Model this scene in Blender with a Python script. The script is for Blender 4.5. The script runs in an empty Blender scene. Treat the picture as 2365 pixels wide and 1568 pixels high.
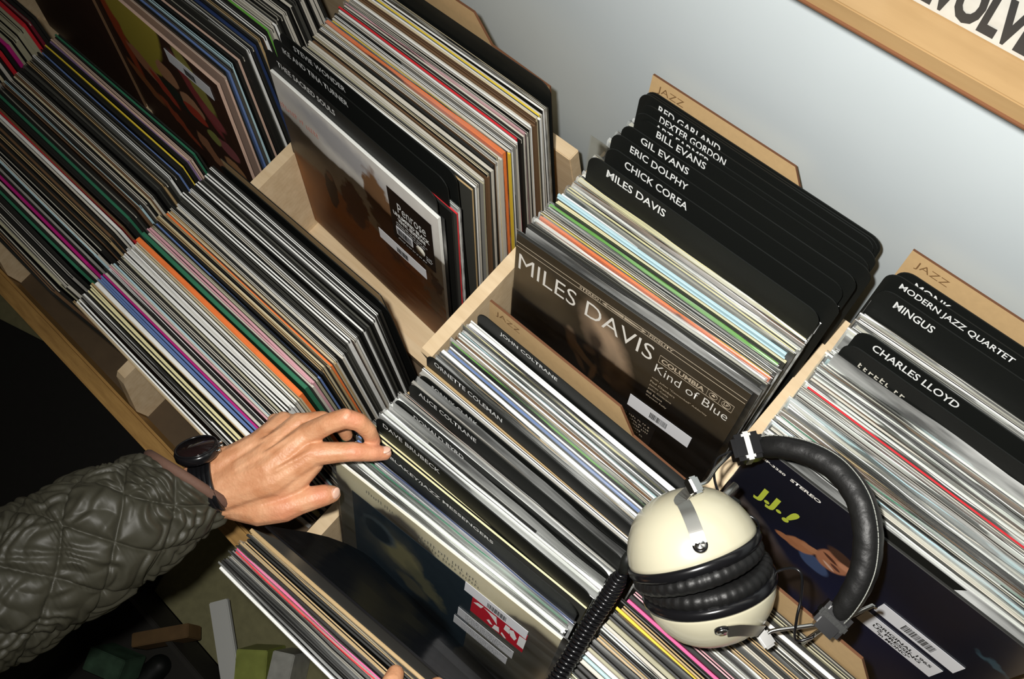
import bpy, bmesh, math, random
import numpy as np
from mathutils import Vector, Matrix, noise
random.seed(7)
C = bpy.context.scene.collection
# ------------------------------------------------------------------ camera, world, light, exposure
FPX, W, H = 2004.3, 2365, 1568
CAM = Vector((0.3775, -0.4151, 1.1762))
RR = ((0.7321, 0.6659, -0.1440), (0.6034, -0.7319, -0.3166), (-0.3162, 0.1449, -0.9376))   # right, down, forward
right, down, fwd = (Vector(r).normalized() for r in RR)
camd = bpy.data.cameras.new('camera'); camd.sensor_width = 36; camd.lens = FPX / W * 36; camd.clip_start = .02
cam = bpy.data.objects.new('camera', camd); C.objects.link(cam)
cam.matrix_world = Matrix((( right.x, -down.x, -fwd.x, CAM.x), (right.y, -down.y, -fwd.y, CAM.y), (right.z, -down.z, -fwd.z, CAM.z), (0, 0, 0, 1)))
sc = bpy.context.scene; sc.camera = cam
vs = sc.view_settings; vs.view_transform = 'Standard'; vs.look = 'None'; vs.gamma = 1; vs.use_curve_mapping = False
vs.exposure = 0.0
world = bpy.data.worlds.new('world'); sc.world = world; world.use_nodes = True
world.node_tree.nodes['Background'].inputs[0].default_value = (1.0, .86, .66, 1)
world.node_tree.nodes['Background'].inputs[1].default_value = .035
fl = bpy.data.lights.new('camera_flash', 'SPOT'); fl.energy = 58; fl.color = (1, .975, .93)
fl.spot_size = math.radians(145); fl.spot_blend = 1.0; fl.shadow_soft_size = .012
fo = bpy.data.objects.new('camera_flash', fl); C.objects.link(fo)
fo.location = CAM - right * .042 - down * .038
fo.rotation_euler = (Vector((.40, -.14, .25)) - fo.location).to_track_quat('-Z', 'Y').to_euler()

def at(u, v, z):                       # the point of the horizontal plane at height z that the photo shows there
    d = right * ((u - W / 2) / FPX) + down * ((v - H / 2) / FPX) + fwd
    return CAM + d * ((z - CAM.z) / d.z)

# ------------------------------------------------------------------ helpers
def link(name, me, mat=None, parent=None, loc=None, rot=None):
    o = bpy.data.objects.new(name, me); C.objects.link(o)
    if mat is not None:
        for m in (mat if isinstance(mat, (list, tuple)) else [mat]): me.materials.append(m)
    if parent is not None: o.parent = parent
    if loc is not None: o.location = loc
    if rot is not None: o.rotation_euler = rot
    return o
def empty(name, loc=(0, 0, 0), rot=(0, 0, 0)):
    o = bpy.data.objects.new(name, None); C.objects.link(o); o.location = loc; o.rotation_euler = rot; o.empty_display_size = .05
    return o
def tag(o, label=None, cat=None, group=None, kind=None):
    if label: o['label'] = label
    if cat: o['category'] = cat
    if group: o['group'] = group
    if kind: o['kind'] = kind
    return o
def mesh(verts, faces, mids=None, smooth=False):
    me = bpy.data.meshes.new('shape'); me.from_pydata([tuple(v) for v in verts], [], faces)
    if mids: me.polygons.foreach_set('material_index', mids)
    if smooth: me.polygons.foreach_set('use_smooth', [True] * len(me.polygons))
    me.update(); return me
def box_me(x0, x1, y0, y1, z0, z1, bev=0):
    bm = bmesh.new(); bmesh.ops.create_cube(bm, size=1)
    bmesh.ops.transform(bm, matrix=Matrix.Translation(((x0+x1)/2, (y0+y1)/2, (z0+z1)/2)) @ Matrix.Diagonal((x1-x0, y1-y0, z1-z0, 1)), verts=bm.verts)
    if bev: bmesh.ops.bevel(bm, geom=bm.edges[:], offset=bev, segments=2, affect='EDGES')
    me = bpy.data.meshes.new('shape'); bm.to_mesh(me); bm.free(); return me
def join_me(ms):
    bm = bmesh.new()
    for m in ms: bm.from_mesh(m)
    me = bpy.data.meshes.new('shape'); bm.to_mesh(me); bm.free(); return me
def prism(pts, y0, y1):                # outline in x,z, extruded over y; material 1 on the rim
    n = len(pts); v = [(x, y0, z) for x, z in pts] + [(x, y1, z) for x, z in pts]
    f = [tuple(range(n)), tuple(range(2*n-1, n-1, -1))] + [(i, i+n, (i+1) % n + n, (i+1) % n) for i in range(n)]
    return mesh(v, f, [0, 0] + [1] * n)
def tube_me(path, rads, seg=12, closed=False, cap=True, flat=1.0, upv=None):
    path = [Vector(p) for p in path]; n = len(path)
    if not isinstance(rads, (list, tuple)): rads = [rads] * n
    vs_, fs = [], []; up = Vector(upv) if upv is not None else Vector((0.13, .21, .97)); last = None
    for i, p in enumerate(path):
        a = path[(i-1) % n if closed else max(i-1, 0)]; b = path[(i+1) % n if closed else min(i+1, n-1)]
        t = (b - a).normalized(); ref = up if last is None or upv is not None else last
        s = ref - t * ref.dot(t); s.normalize(); last = s; q = t.cross(s)
        for k in range(seg):
            w = 2 * math.pi * k / seg; vs_.append(p + (s * math.cos(w) + q * math.sin(w) * flat) * rads[i])
    m = n if closed else n - 1
    for i in range(m):
        for k in range(seg):
            j = (i + 1) % n; fs.append((i*seg+k, i*seg+(k+1) % seg, j*seg+(k+1) % seg, j*seg+k))
    if cap and not closed: fs.append(tuple(range(seg-1, -1, -1))); fs.append(tuple((n-1)*seg+k for k in range(seg)))
    return mesh(vs_, fs, smooth=True)
def smooth_path(pts, k=8):
    pts = [Vector(p) for p in pts]; out = []
    for i in range(len(pts)-1):
        p0, p1, p2, p3 = pts[max(i-1, 0)], pts[i], pts[i+1], pts[min(i+2, len(pts)-1)]
        for j in range(k):
            t = j / k
            out.append(.5 * ((2*p1) + (p2-p0)*t + (2*p0-5*p1+4*p2-p3)*t*t + (3*p1-p0-3*p2+p3)*t**3))
    out.append(pts[-1]); return out

# ------------------------------------------------------------------ materials
def new_mat(name):
    m = bpy.data.materials.new(name); m.use_nodes = True; return m, m.node_tree.nodes, m.node_tree.links, m.node_tree.nodes['Principled BSDF']
_cache = {}
def plain(name, col, rough=.55, metal=0, var=.0, scale=60, bump=0, coat=0, spec=.5):
    key = (name, col, rough, metal)
    if key in _cache: return _cache[key]
    m, N, L, B = new_mat(name); B.inputs['Roughness'].default_value = rough; B.inputs['Metallic'].default_value = metal
    B.inputs['Specular IOR Level'].default_value = spec; B.inputs['Coat Weight'].default_value = coat
    if var or bump:
        tc = N.new('ShaderNodeTexCoord'); nz = N.new('ShaderNodeTexNoise'); nz.inputs['Scale'].default_value = scale; nz.inputs['Detail'].default_value = 5
        L.new(tc.outputs['Object'], nz.inputs['Vector'])
        mx = N.new('ShaderNodeMix'); mx.data_type = 'RGBA'; L.new(nz.outputs['Fac'], mx.inputs[0])
        mx.inputs[6].default_value = tuple(c * (1-var) for c in col) + (1,); mx.inputs[7].default_value = tuple(min(1, c * (1+var)) for c in col) + (1,)
        L.new(mx.outputs[2], B.inputs['Base Color'])
        if bump:
            bp = N.new('ShaderNodeBump'); bp.inputs['Strength'].default_value = bump; bp.inputs['Distance'].default_value = .002
            L.new(nz.outputs['Fac'], bp.inputs['Height']); L.new(bp.outputs[0], B.inputs['Normal'])
    else: B.inputs['Base Color'].default_value = col + (1,)
    _cache[key] = m; return m
def wood(name, c1, c2, axis='X', scale=9, rough=.55, rings=6):
    m, N, L, B = new_mat(name); tc = N.new('ShaderNodeTexCoord'); mp = N.new('ShaderNodeMapping')
    s = {'X': (.12, 1, 1), 'Y': (1, .12, 1), 'Z': (1, 1, .12)}[axis]; mp.inputs['Scale'].default_value = s
    L.new(tc.outputs['Object'], mp.inputs[0]); nz = N.new('ShaderNodeTexNoise'); nz.inputs['Scale'].default_value = scale * 8; nz.inputs['Detail'].default_value = 8; nz.inputs['Roughness'].default_value = .65
    L.new(mp.outputs[0], nz.inputs['Vector']); wv = N.new('ShaderNodeTexWave'); wv.inputs['Scale'].default_value = scale * rings; wv.inputs['Distortion'].default_value = 6; wv.bands_direction = 'Z' if axis != 'Z' else 'X'
    wv.inputs['Detail'].default_value = 3; L.new(mp.outputs[0], wv.inputs['Vector'])
    ad = N.new('ShaderNodeMath'); ad.operation = 'MULTIPLY_ADD'; ad.inputs[1].default_value = .06; L.new(wv.outputs['Fac'], ad.inputs[0]); 
    sb = N.new('ShaderNodeMath'); sb.operation = 'MULTIPLY'; sb.inputs[1].default_value = .95; L.new(nz.outputs['Fac'], sb.inputs[0]); L.new(sb.outputs[0], ad.inputs[2])
    rp = N.new('ShaderNodeValToRGB'); rp.color_ramp.elements[0].color = c1 + (1,); rp.color_ramp.elements[1].color = c2 + (1,); rp.color_ramp.elements[0].position = .2; rp.color_ramp.elements[1].position = .7
    L.new(ad.outputs[0], rp.inputs[0]); L.new(rp.outputs[0], B.inputs['Base Color']); B.inputs['Roughness'].default_value = rough
    bp = N.new('ShaderNodeBump'); bp.inputs['Strength'].default_value = .15; bp.inputs['Distance'].default_value = .001; L.new(ad.outputs[0], bp.inputs['Height']); L.new(bp.outputs[0], B.inputs['Normal'])
    return m
def art(name, base, blobs, rough=.35, noise_amt=.0, noise_scale=30, coat=.3, fine=0):
    """printed picture: soft coloured shapes in the cover's own x,z (x from left, z from bottom)"""
    m, N, L, B = new_mat(name); tc = N.new('ShaderNodeTexCoord'); vec = tc.outputs['Object']
    nz = N.new('ShaderNodeTexNoise'); nz.inputs['Scale'].default_value = noise_scale; nz.inputs['Detail'].default_value = 6; L.new(vec, nz.inputs['Vector'])
    sub = N.new('ShaderNodeVectorMath'); sub.operation = 'SUBTRACT'; sub.inputs[1].default_value = (.5, .5, .5); L.new(nz.outputs['Color'], sub.inputs[0])
    cur = None; base_s = base
    if isinstance(base, tuple) and len(base) == 2 and isinstance(base[0], tuple):
        mx = N.new('ShaderNodeMix'); mx.data_type = 'RGBA'; L.new(nz.outputs['Fac'], mx.inputs[0]); mx.inputs[6].default_value = base[0] + (1,); mx.inputs[7].default_value = base[1] + (1,); cur = mx.outputs[2]
    for b in blobs:
        u, v, ru, rv, rot, col, soft = b[:7]; na = b[7] if len(b) > 7 else noise_amt
        src = vec
        if na:
            ml = N.new('ShaderNodeVectorMath'); ml.operation = 'SCALE'; ml.inputs['Scale'].default_value = na; L.new(sub.outputs[0], ml.inputs[0])
            ad = N.new('ShaderNodeVectorMath'); L.new(vec, ad.inputs[0]); L.new(ml.outputs[0], ad.inputs[1]); src = ad.outputs[0]
        mp = N.new('ShaderNodeMapping'); mp.vector_type = 'TEXTURE'; mp.inputs['Location'].default_value = (u, 0, v); mp.inputs['Rotation'].default_value = (0, rot, 0); mp.inputs['Scale'].default_value = (ru, 1000, rv)
        L.new(src, mp.inputs[0]); g = N.new('ShaderNodeTexGradient'); g.gradient_type = 'SPHERICAL'; L.new(mp.outputs[0], g.inputs[0])
        mr = N.new('ShaderNodeMapRange'); mr.inputs['From Max'].default_value = soft; L.new(g.outputs['Fac'], mr.inputs['Value'])
        mx = N.new('ShaderNodeMix'); mx.data_type = 'RGBA'; L.new(mr.outputs[0], mx.inputs[0])
        if cur is None: mx.inputs[6].default_value = base + (1,)
        else: L.new(cur, mx.inputs[6])
        mx.inputs[7].default_value = col + (1,); cur = mx.outputs[2]
    L.new(cur, B.inputs['Base Color']); B.inputs['Roughness'].default_value = rough; B.inputs['Coat Weight'].default_value = coat; B.inputs['Coat Roughness'].default_value = .25
    return m
def film_mat(name, white=.16, gloss=.22, tint=(.93, .95, .93), ior=1.35):
    m, N, L, B = new_mat(name); N.remove(B); out = N['Material Output']
    tr = N.new('ShaderNodeBsdfTransparent'); tr.inputs[0].default_value = tint + (1,)
    gl = N.new('ShaderNodeBsdfGlossy'); gl.inputs['Roughness'].default_value = .3
    df = N.new('ShaderNodeBsdfDiffuse'); df.inputs[0].default_value = (.8, .82, .8, 1)  # diffuse white stands in for flash glare on the film
    m1 = N.new('ShaderNodeMixShader'); m2 = N.new('ShaderNodeMixShader')
    tc = N.new('ShaderNodeTexCoord'); mp = N.new('ShaderNodeMapping'); mp.inputs['Scale'].default_value = (.5, 3, 3); nz = N.new('ShaderNodeTexNoise'); nz.inputs['Scale'].default_value = 14; nz.inputs['Detail'].default_value = 4
    L.new(tc.outputs['Object'], mp.inputs[0]); L.new(mp.outputs[0], nz.inputs['Vector']); mr = N.new('ShaderNodeMapRange'); mr.inputs['From Min'].default_value = .35; mr.inputs['From Max'].default_value = .7; mr.inputs['To Min'].default_value = white * .3; mr.inputs['To Max'].default_value = white * 2
    L.new(nz.outputs['Fac'], mr.inputs['Value']); L.new(mr.outputs[0], m1.inputs[0]); L.new(tr.outputs[0], m1.inputs[1]); L.new(df.outputs[0], m1.inputs[2])
    bp = N.new('ShaderNodeBump'); bp.inputs['Strength'].default_value = .6; bp.inputs['Distance'].default_value = .003; L.new(nz.outputs['Fac'], bp.inputs['Height']); L.new(bp.outputs[0], gl.inputs['Normal'])
    fr = N.new('ShaderNodeFresnel'); fr.inputs[0].default_value = ior; ad = N.new('ShaderNodeMath'); ad.operation = 'ADD'; ad.inputs[1].default_value = gloss * .3; L.new(fr.outputs[0], ad.inputs[0])
    L.new(ad.outputs[0], m2.inputs[0]); L.new(m1.outputs[0], m2.inputs[1]); L.new(gl.outputs[0], m2.inputs[2]); L.new(m2.outputs[0], out.inputs[0])
    return m

M_wall = plain('wall_paint', (.61, .675, .70), .75, var=.025, scale=12, bump=.03)
M_birch = wood('birch_plywood', (.60, .43, .24), (.80, .63, .41), 'Y', 7)
M_birchx = wood('birch_plywood_lengthwise', (.60, .43, .24), (.80, .63, .41), 'X', 7)
M_ledge = wood('honey_wood', (.20, .10, .025), (.50, .29, .09), 'X', 10)
M_shelf = wood('shelf_wood', (.22, .135, .055), (.31, .20, .09), 'X', 4)
M_dark = plain('dark_brown_panel', (.03, .022, .014), .7)
M_floor = plain('olive_carpet', (.24, .225, .115), .95, var=.25, scale=50, bump=.4)
M_mdf = plain('fibreboard', (.52, .35, .17), .7, var=.10, scale=140)
M_burn = plain('scorched_edge', (.12, .045, .015), .8)
M_engr = plain('engraved_brown', (.17, .09, .03), .8)
M_blk = plain('black_plastic', (.008, .009, .008), .5, bump=.05, scale=500, spec=.25)
M_under = plain('stained_bottom_wood', (.085, .055, .028), .7, var=.3, scale=30)  # darker brown for the lower bottom board
M_blk2 = plain('black_gloss', (.006, .006, .007), .22)
M_let = plain('white_lettering', (.85, .87, .86), .5)
M_film = film_mat('clear_film', .10, .15); M_film2 = film_mat('milky_film', .30, .3); M_film4 = film_mat('crumpled_plastic', .42, .1); M_film3 = film_mat('large_clear_sleeve', .035, .05, (.96, .94, .88), 1.18)
M_white = plain('white_sticker', (.82, .84, .88), .5)
M_ink = plain('black_ink', (.02, .02, .02), .5)
M_groove = plain('sleeve_opening', (.010, .009, .007), .8)
M_inner = plain('inner_paper', (.62, .60, .52), .8)
PAL = dict(w=(.60, .57, .49), W=(.86, .87, .84), c=(.62, .54, .36), t=(.47, .33, .16), k=(.014, .014, .012), d=(.065, .065, .055), g=(.30, .29, .26), y=(.80, .60, .05), Y=(.80, .74, .42),
           o=(.86, .20, .045), r=(.62, .02, .03), R=(.20, .015, .03), m=(.50, .015, .20), p=(.66, .36, .40), v=(.22, .15, .28), b=(.13, .21, .44), n=(.02, .04, .12), l=(.46, .66, .72), G=(.14, .42, .06),
           e=(.03, .17, .09), s=(.16, .09, .045), P=(.80, .12, .32), C=(.40, .38, .26), f=(.60, .42, .33))
NAMES = dict(w='off-white', W='white', c='cream', t='tan', k='black', d='charcoal', g='grey', y='yellow', Y='pale yellow', o='orange', r='red', R='maroon', m='magenta', p='pink', v='purple', b='blue',
             n='navy', l='light blue', G='green', e='dark green', s='brown', P='bright pink', C='olive', f='salmon')
def strand(code):                      # printed card edge with wear, tiny speckles of print
    key = 'edge_' + code
    if key in _cache: return _cache[key]
    m, N, L, B = new_mat('card_edge_' + NAMES[code].replace(' ', '_').replace('-', '_')); col = PAL[code]
    tc = N.new('ShaderNodeTexCoord'); mp = N.new('ShaderNodeMapping'); mp.inputs['Scale'].default_value = (1, 8, 1); nz = N.new('ShaderNodeTexNoise'); nz.inputs['Scale'].default_value = 45; nz.inputs['Detail'].default_value = 6; nz.inputs['Roughness'].default_value = .7
    L.new(tc.outputs['Object'], mp.inputs[0]); L.new(mp.outputs[0], nz.inputs['Vector'])
    rp = N.new('ShaderNodeValToRGB'); e = rp.color_ramp.elements
    lum = sum(col) / 3
    lo = tuple(c * .82 for c in col) + (1,); wear = tuple(min(.8, c * .75 + .10) for c in col) + (1,)
    e[0].position = .32; e[0].color = lo; e[1].position = .5; e[1].color = col + (1,); x = e.new(.66); x.color = col + (1,); x = e.new(.76); x.color = wear
    L.new(nz.outputs['Fac'], rp.inputs[0]); L.new(rp.outputs[0], B.inputs['Base Color']); B.inputs['Roughness'].default_value = .55
    _cache[key] = m; return m
def side_mat(code):
    return plain('jacket_face_' + NAMES[code].replace(' ', '_').replace('-', '_'), tuple(c * .9 for c in PAL[code]), .4)

# ------------------------------------------------------------------ text
_fc = {}
def text_me(s, w, h, bold=.02, spacing=1.0, italic=0):
    """letters as a flat mesh filling w x h, standing in the x,z plane, facing -y"""
    key = (s, round(w, 5), round(h, 5), bold, italic)
    if key in _fc: return _fc[key]
    cu = bpy.data.curves.new('lettering', 'FONT'); cu.body = s; cu.offset = bold; cu.space_character = spacing; cu.shear = italic; cu.resolution_u = 3; cu.fill_mode = 'BOTH'
    o = bpy.data.objects.new('tmp', cu); C.objects.link(o); bpy.context.view_layer.update()
    me = bpy.data.meshes.new_from_object(o.evaluated_get(bpy.context.evaluated_depsgraph_get())); bpy.data.objects.remove(o); bpy.data.curves.remove(cu)
    co = np.zeros(len(me.vertices) * 3); me.vertices.foreach_get('co', co); co = co.reshape(-1, 3)
    lo, hi = co.min(0), co.max(0); x = (co[:, 0] - lo[0]) / (hi[0] - lo[0]) * w; z = (co[:, 1] - lo[1]) / (hi[1] - lo[1]) * h
    co = np.stack([x, np.zeros_like(x), z], 1); me.vertices.foreach_set('co', co.ravel()); me.materials.clear(); me.update()
    _fc[key] = me; return me
def put_text(name, parent, s, x, z, w, h, mat, y=-.0006, bold=.02, italic=0, rot=0):
    """x,z = lower left corner of the letters on the parent's front"""
    o = link(name, text_me(s, w, h, bold, italic=italic).copy(), mat, parent, (x, y, z), (0, rot, 0)); return o
def rect_me(x0, x1, z0, z1, y=-.0005, th=.0003):
    return box_me(x0, x1, y - th, y, z0, z1)
def marks_me(x, ztop, w, lines, pitch, h, y=-.0009, seed=1, ragged=.25, cell=None):
    """lines of print too small or worn to read: short strokes grouped as words"""
    r = random.Random(seed); ms = []; cell = cell or h * .75
    for i in range(lines):
        z = ztop - i * pitch; xx = x; xe = x + w * (1 - ragged * r.random())
        while xx < xe:
            n = r.randint(2, 7)
            for j in range(n):
                if xx > xe: break
                a = h * r.uniform(.55, 1); c = cell * r.uniform(.45, .8); k = r.random()
                ms.append(box_me(xx, xx + cell * .22, y - .0001, y, z - h, z - h + a))
                if k < .6: ms.append(box_me(xx, xx + c, y - .0001, y, z - h, z - h + cell * .2))
                if k > .3: ms.append(box_me(xx + c * .3, xx + c, y - .0001, y, z - h + a * .6, z - h + a * .6 + cell * .22))
                xx += cell
            xx += cell * .7
    return join_me(ms)
def bars_me(x0, x1, z0, z1, y, n=26, seed=1):
    r = random.Random(seed); ms = []; x = x0
    while x < x1:
        w = r.choice((.0004, .0006, .001)); ms.append(box_me(x, min(x + w, x1), y - .0002, y, z0, z1)); x += w + r.choice((.0004, .0007))
    return join_me(ms)

# ------------------------------------------------------------------ record builders
def jacket_me(w, h, t, code, cover=None, groove=True, wave=0., inner=False, nseg=8, rnd=random):
    a = t * .34; g = .006
    if groove and t > .0024: prof = [(0, 0), (0, h), (a, h + .0002), (a, h - g), (t - a, h - g), (t - a, h + .0002), (t, h), (t, 0)]; mi = [0, 1, 2, 2, 2, 1, 0, 1]
    else: prof = [(0, 0), (0, h - .0006), (t * .2, h), (t * .8, h), (t, h - .0006), (t, 0)]; mi = [0, 1, 1, 1, 0, 1]
    n = len(prof); V, F, MI = [], [], []
    for i in range(nseg + 1):
        u = i / nseg; x = u * w
        for (y, z) in prof:
            k = z / h; dy = wave * math.sin(math.pi * u) * k; V.append((x, y + dy, z - .0006 * (1 if i in (0, nseg) and z > h * .9 else 0)))
    for i in range(nseg):
        for k in range(n):
            F.append((i*n+k, (i+1)*n+k, (i+1)*n+(k+1) % n, i*n+(k+1) % n)); MI.append(mi[k])
    if n == 8:
        for b, fl_ in ((0, 1), (nseg * n, 0)):
            q = [(0, 1, 2, 3), (0, 3, 4, 7), (4, 5, 6, 7)]
            for f in q: f = tuple(b + j for j in f); F.append(f if fl_ else f[::-1]); MI.append(1)
    else:
        F.append(tuple(range(n))); F.append(tuple(nseg*n+k for k in range(n-1, -1, -1))); MI += [1, 1]
    me = mesh(V, F, MI)
    for m_ in (cover or side_mat(code), strand(code), M_inner if inner else M_groove): me.materials.append(m_)
    return me
def film_me(w, h, t, ext, rnd, wob=.002, side=.004):
    n = 16; V, F = [], []; r = [rnd.uniform(-1, 1) for _ in range(6)]
    zs = (0, h * .6, h + .0008, h + ext)
    for i in range(n + 1):
        u = i / n; x = -side * .5 + u * (w + side)
        wv = wob * .55 * (math.sin(u * 6 + r[0] * 5) * .7 + math.sin(u * 19 + r[1] * 6) * .22 + math.sin(u * 41 + r[2] * 9) * .08)
        tz = (math.sin(u * 13 + r[3] * 4) * .25 + .75) * ext
        for s in (0, 1):
            yb = -.0005 if s == 0 else t + .0005
            for k, z in enumerate(zs):
                if k == 3: V.append((x, t / 2 + wv * 1.3 + (s - .5) * .0014, h + tz * (1 - .25 * s)))
                else: V.append((x, yb + (wv * .12 if k == 2 else 0), z))
    for i in range(n):
        for s in (0, 1):
            for k in range(3):
                a = i * 8 + s * 4 + k; b = (i + 1) * 8 + s * 4 + k
                F.append((a, b, b + 1, a + 1))
    me = mesh(V, F, smooth=True); return me

ORD = ['first', 'second', 'third', 'fourth', 'fifth', 'sixth', 'seventh', 'eighth', 'ninth', 'tenth', 'eleventh', 'twelfth', 'thirteenth', 'fourteenth', 'fifteenth', 'sixteenth', 'seventeenth', 'eighteenth', 'nineteenth', 'twentieth']
def ordinal(n):
    if n <= 20: return ORD[n-1]
    tens = {2: 'twenty', 3: 'thirty', 4: 'forty', 5: 'fifty', 6: 'sixty', 7: 'seventy'}; r = n % 10
    return tens[n // 10] + '-' + ORD[r-1] if r else {2: 'twentieth', 3: 'thirtieth', 4: 'fortieth', 5: 'fiftieth', 6: 'sixtieth', 7: 'seventieth'}[n // 10]
def card_outline(w, h, r=.016, seg=6):
    p = [(0, 0)]
    for k in range(seg + 1): a = math.pi - k / seg * math.pi / 2; p.append((r + r * math.cos(a), h - r + r * math.sin(a)))
    for k in range(seg + 1): a = math.pi / 2 - k / seg * math.pi / 2; p.append((w - r + r * math.cos(a), h - r + r * math.sin(a)))
    p.append((w, 0)); return p
def divider(x, ytop, ztop, floor, lean, yaw, label, txt=None, tu=.028, tw=.08, th=.0115, w=.305, tdrop=.012, group=None, mat=None, lab2='white lettering', r=.016, tilt=0):
    h = (ztop - floor) / math.cos(lean)
    me = prism(card_outline(w, h, r), 0, .0013); me.materials.append(mat or M_blk); me.materials.append(M_blk)
    o = bpy.data.objects.new('divider_card', me); C.objects.link(o)
    o.location = (x, ytop - h * math.sin(lean) - (0 if not yaw else 0), floor); o.rotation_euler = (-lean, 0, yaw)
    tag(o, label, 'divider', 'black divider cards in the record bins')
    if txt:
        put_text('lettering', o, txt, tu, h - tdrop - th, tw, th, M_let, bold=.012)
    return o
def jazz_card(x, ytop, ztop, floor, lean, yaw, label):
    h = (ztop - floor) / math.cos(lean); w = .305
    pts = [(0, 0), (0, h), (.188, h), (.212, h - .038), (w, h - .042), (w, 0)]
    me = prism(pts, 0, .003); me.materials.append(M_mdf); me.materials.append(M_burn)
    o = bpy.data.objects.new('divider_board', me); C.objects.link(o); o.location = (x, ytop - h * math.sin(lean), floor); o.rotation_euler = (-lean, 0, yaw)
    tag(o, label, 'divider', 'fibreboard genre dividers')
    put_text('engraved_lettering', o, 'JAZZ', .0105, h - .0195, .036, .0115, M_engr, bold=-.004)
    return o

def stack(key, where, x0, w, front, back, floor, codes, cards=(), films=.0, wob=.002, group=None, zjit=.003, film_kind=None, stuff=False, yaw=(0, 0), fb=None, covers=None, thick=None):
    """codes: front to back. front/back = (top y, base y). cards: (fraction, function). every record is one object"""
    rnd = random.Random(sum(ord(ch) for ch in key) * 7 + 3)
    items = []
    for ch in codes:
        if ch == ' ': continue
        if ch == '+': items[-1][1] += 1.1; continue
        items.append([ch, rnd.uniform(.8, 1.25)])
    tot = sum(i[1] for i in items); acc = 0; meshes = []
    span = abs(back[0] - front[0]); cnt = 0
    for idx, (ch, wt) in enumerate(items):
        f0 = acc / tot; acc += wt; f1 = acc / tot
        ty = front[0] + (back[0] - front[0]) * f0; by = front[1] + (back[1] - front[1]) * f0
        h = rnd.uniform(.3125, .3155); lean = math.asin(max(-.9, min(.9, (ty - by) / h)))
        t = min(.0062, span * (f1 - f0) * math.cos(lean) * .88)
        yw = yaw[0] + (yaw[1] - yaw[0]) * f0 + rnd.uniform(-.006, .006)
        for (c0, c1) in cards:
            if c0 <= f0 < c1: break
        groove = rnd.random() < .55 and ch not in 'oyrmGPbe'
        cov = side_mat(rnd.choice([ch, ch, 'k', 'd', 's', 'd', 'g'])) if ch in 'wWcCgt' else side_mat(ch if ch in 'kdnsRev' or rnd.random() < .5 else 'd')
        me = jacket_me(w, h, t, ch, cov, groove, rnd.uniform(-.0008, .0010), rnd.random() < .3)
        xx = x0 + rnd.uniform(-.003, .003); zz = floor + rnd.uniform(0, zjit)
        rot = (-lean, rnd.uniform(-.004, .004), yw)
        if stuff:
            me.transform(Matrix.Translation((xx, by, zz)) @ Matrix.Rotation(yw, 4, 'Z') @ Matrix.Rotation(rot[1], 4, 'Y') @ Matrix.Rotation(-lean, 4, 'X')); meshes.append(me); continue
        o = bpy.data.objects.new('vinyl_record', me); C.objects.link(o); o.location = (xx, by, zz); o.rotation_euler = rot
        cnt += 1
        film = rnd.random() < films
        tag(o, f"{NAMES[ch]}-edged record, {ordinal(idx + 1)} from the front of {where}", 'record', group or ('records in ' + where))
        if film:
            fm = film_me(w, h, t, rnd.uniform(.0015, .005), rnd, wob)
            link('plastic_sleeve', fm, film_kind or (M_film2 if rnd.random() < .45 else M_film), o)
    return meshes

# ------------------------------------------------------------------ the setting
def struct(name, me, mat): o = link(name, me, mat); o['kind'] = 'structure'; return o
FLOOR = -.80
struct('floor', box_me(-3.2, 2.6, -3.2, .12, FLOOR - .04, FLOOR), M_floor)
struct('wall_back', box_me(-3.2, 2.6, .06, .14, FLOOR, 2.0), M_wall)
# ------------------------------------------------------------------ the two tiers of bins
ZB, ZF = -.015, -.055                 # record floors of the upper and the lower tier
XW = (-1.50, -1.135, -.775, -.415, -.036, .325, .69)
def bx(name, par, x0, x1, y0, y1, z0, z1, mat, bev=.0012):
    return link(name, box_me(x0, x1, y0, y1, z0, z1, bev), mat, par)
tb = tag(empty('record_browser', (0, 0, FLOOR)), 'pale plywood record bins of the upper row against the white wall', 'record bin')
def rel(o): o.location.z = -FLOOR; return o
rel(bx('bottom_board', tb, -1.50, .70, -.345, .004, ZB - .018, ZB, M_birchx))
rel(bx('front_board', tb, -1.50, .70, -.3455, -.3275, ZB - .1, ZB + .012, M_birchx))
rel(bx('back_board', tb, -1.50, -.0835, -.015, .004, ZB, .14, M_birchx))
rel(bx('back_board', tb, -.020, .70, -.015, .004, ZB, .14, M_birchx))
for x in XW:
    t_ = .150 if x == -.415 else (.02 if x == -.775 else .186)
    rel(link('side_panel', (lambda p: prism([(a, b) for a, b in p], 0, .018))([(-.3455, ZB), (-.3455, t_ - .004), (-.3415, t_), (.004 if x > -.5 else -.016, t_), (.004 if x > -.5 else -.016, ZB)]), [M_birch, M_birch], tb))
    p_ = [q for q in tb.children if q.name.startswith('side_panel')][-1]; p_.rotation_euler = (0, 0, math.pi / 2); p_.location.x = x + .018
rel(bx('cabinet_front', tb, -1.50, .70, -.343, -.330, FLOOR, ZB - .1, M_dark))
tf = tag(empty('record_browser', (0, 0, FLOOR)), 'honey wood record bins of the lower row with a rounded front ledge', 'record bin')
rel(bx('bottom_board', tf, -1.50, .70, -.70, -.347, ZF - .018, ZF, M_under))
rel(bx('front_rail', tf, -1.50, .70, -.716, -.688, ZF - .06, -.020, M_ledge, .004))
rel(bx('cabinet_front', tf, -1.50, .70, -.704, -.690, FLOOR, ZF - .06, M_dark))
for i, x in enumerate((-1.50, -1.135, -.775, -.415, -.030, .318, .69)):
    o = rel(link('side_panel', prism([(-.3465, ZF), (-.3465, .06), (-.648, .06), (-.656, .052), (-.686, -.022), (-.686, ZF)], 0, .018), [M_birch, M_birch], tf))
    o.rotation_euler = (0, 0, math.pi / 2); o.location.x = x + .018

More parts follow.
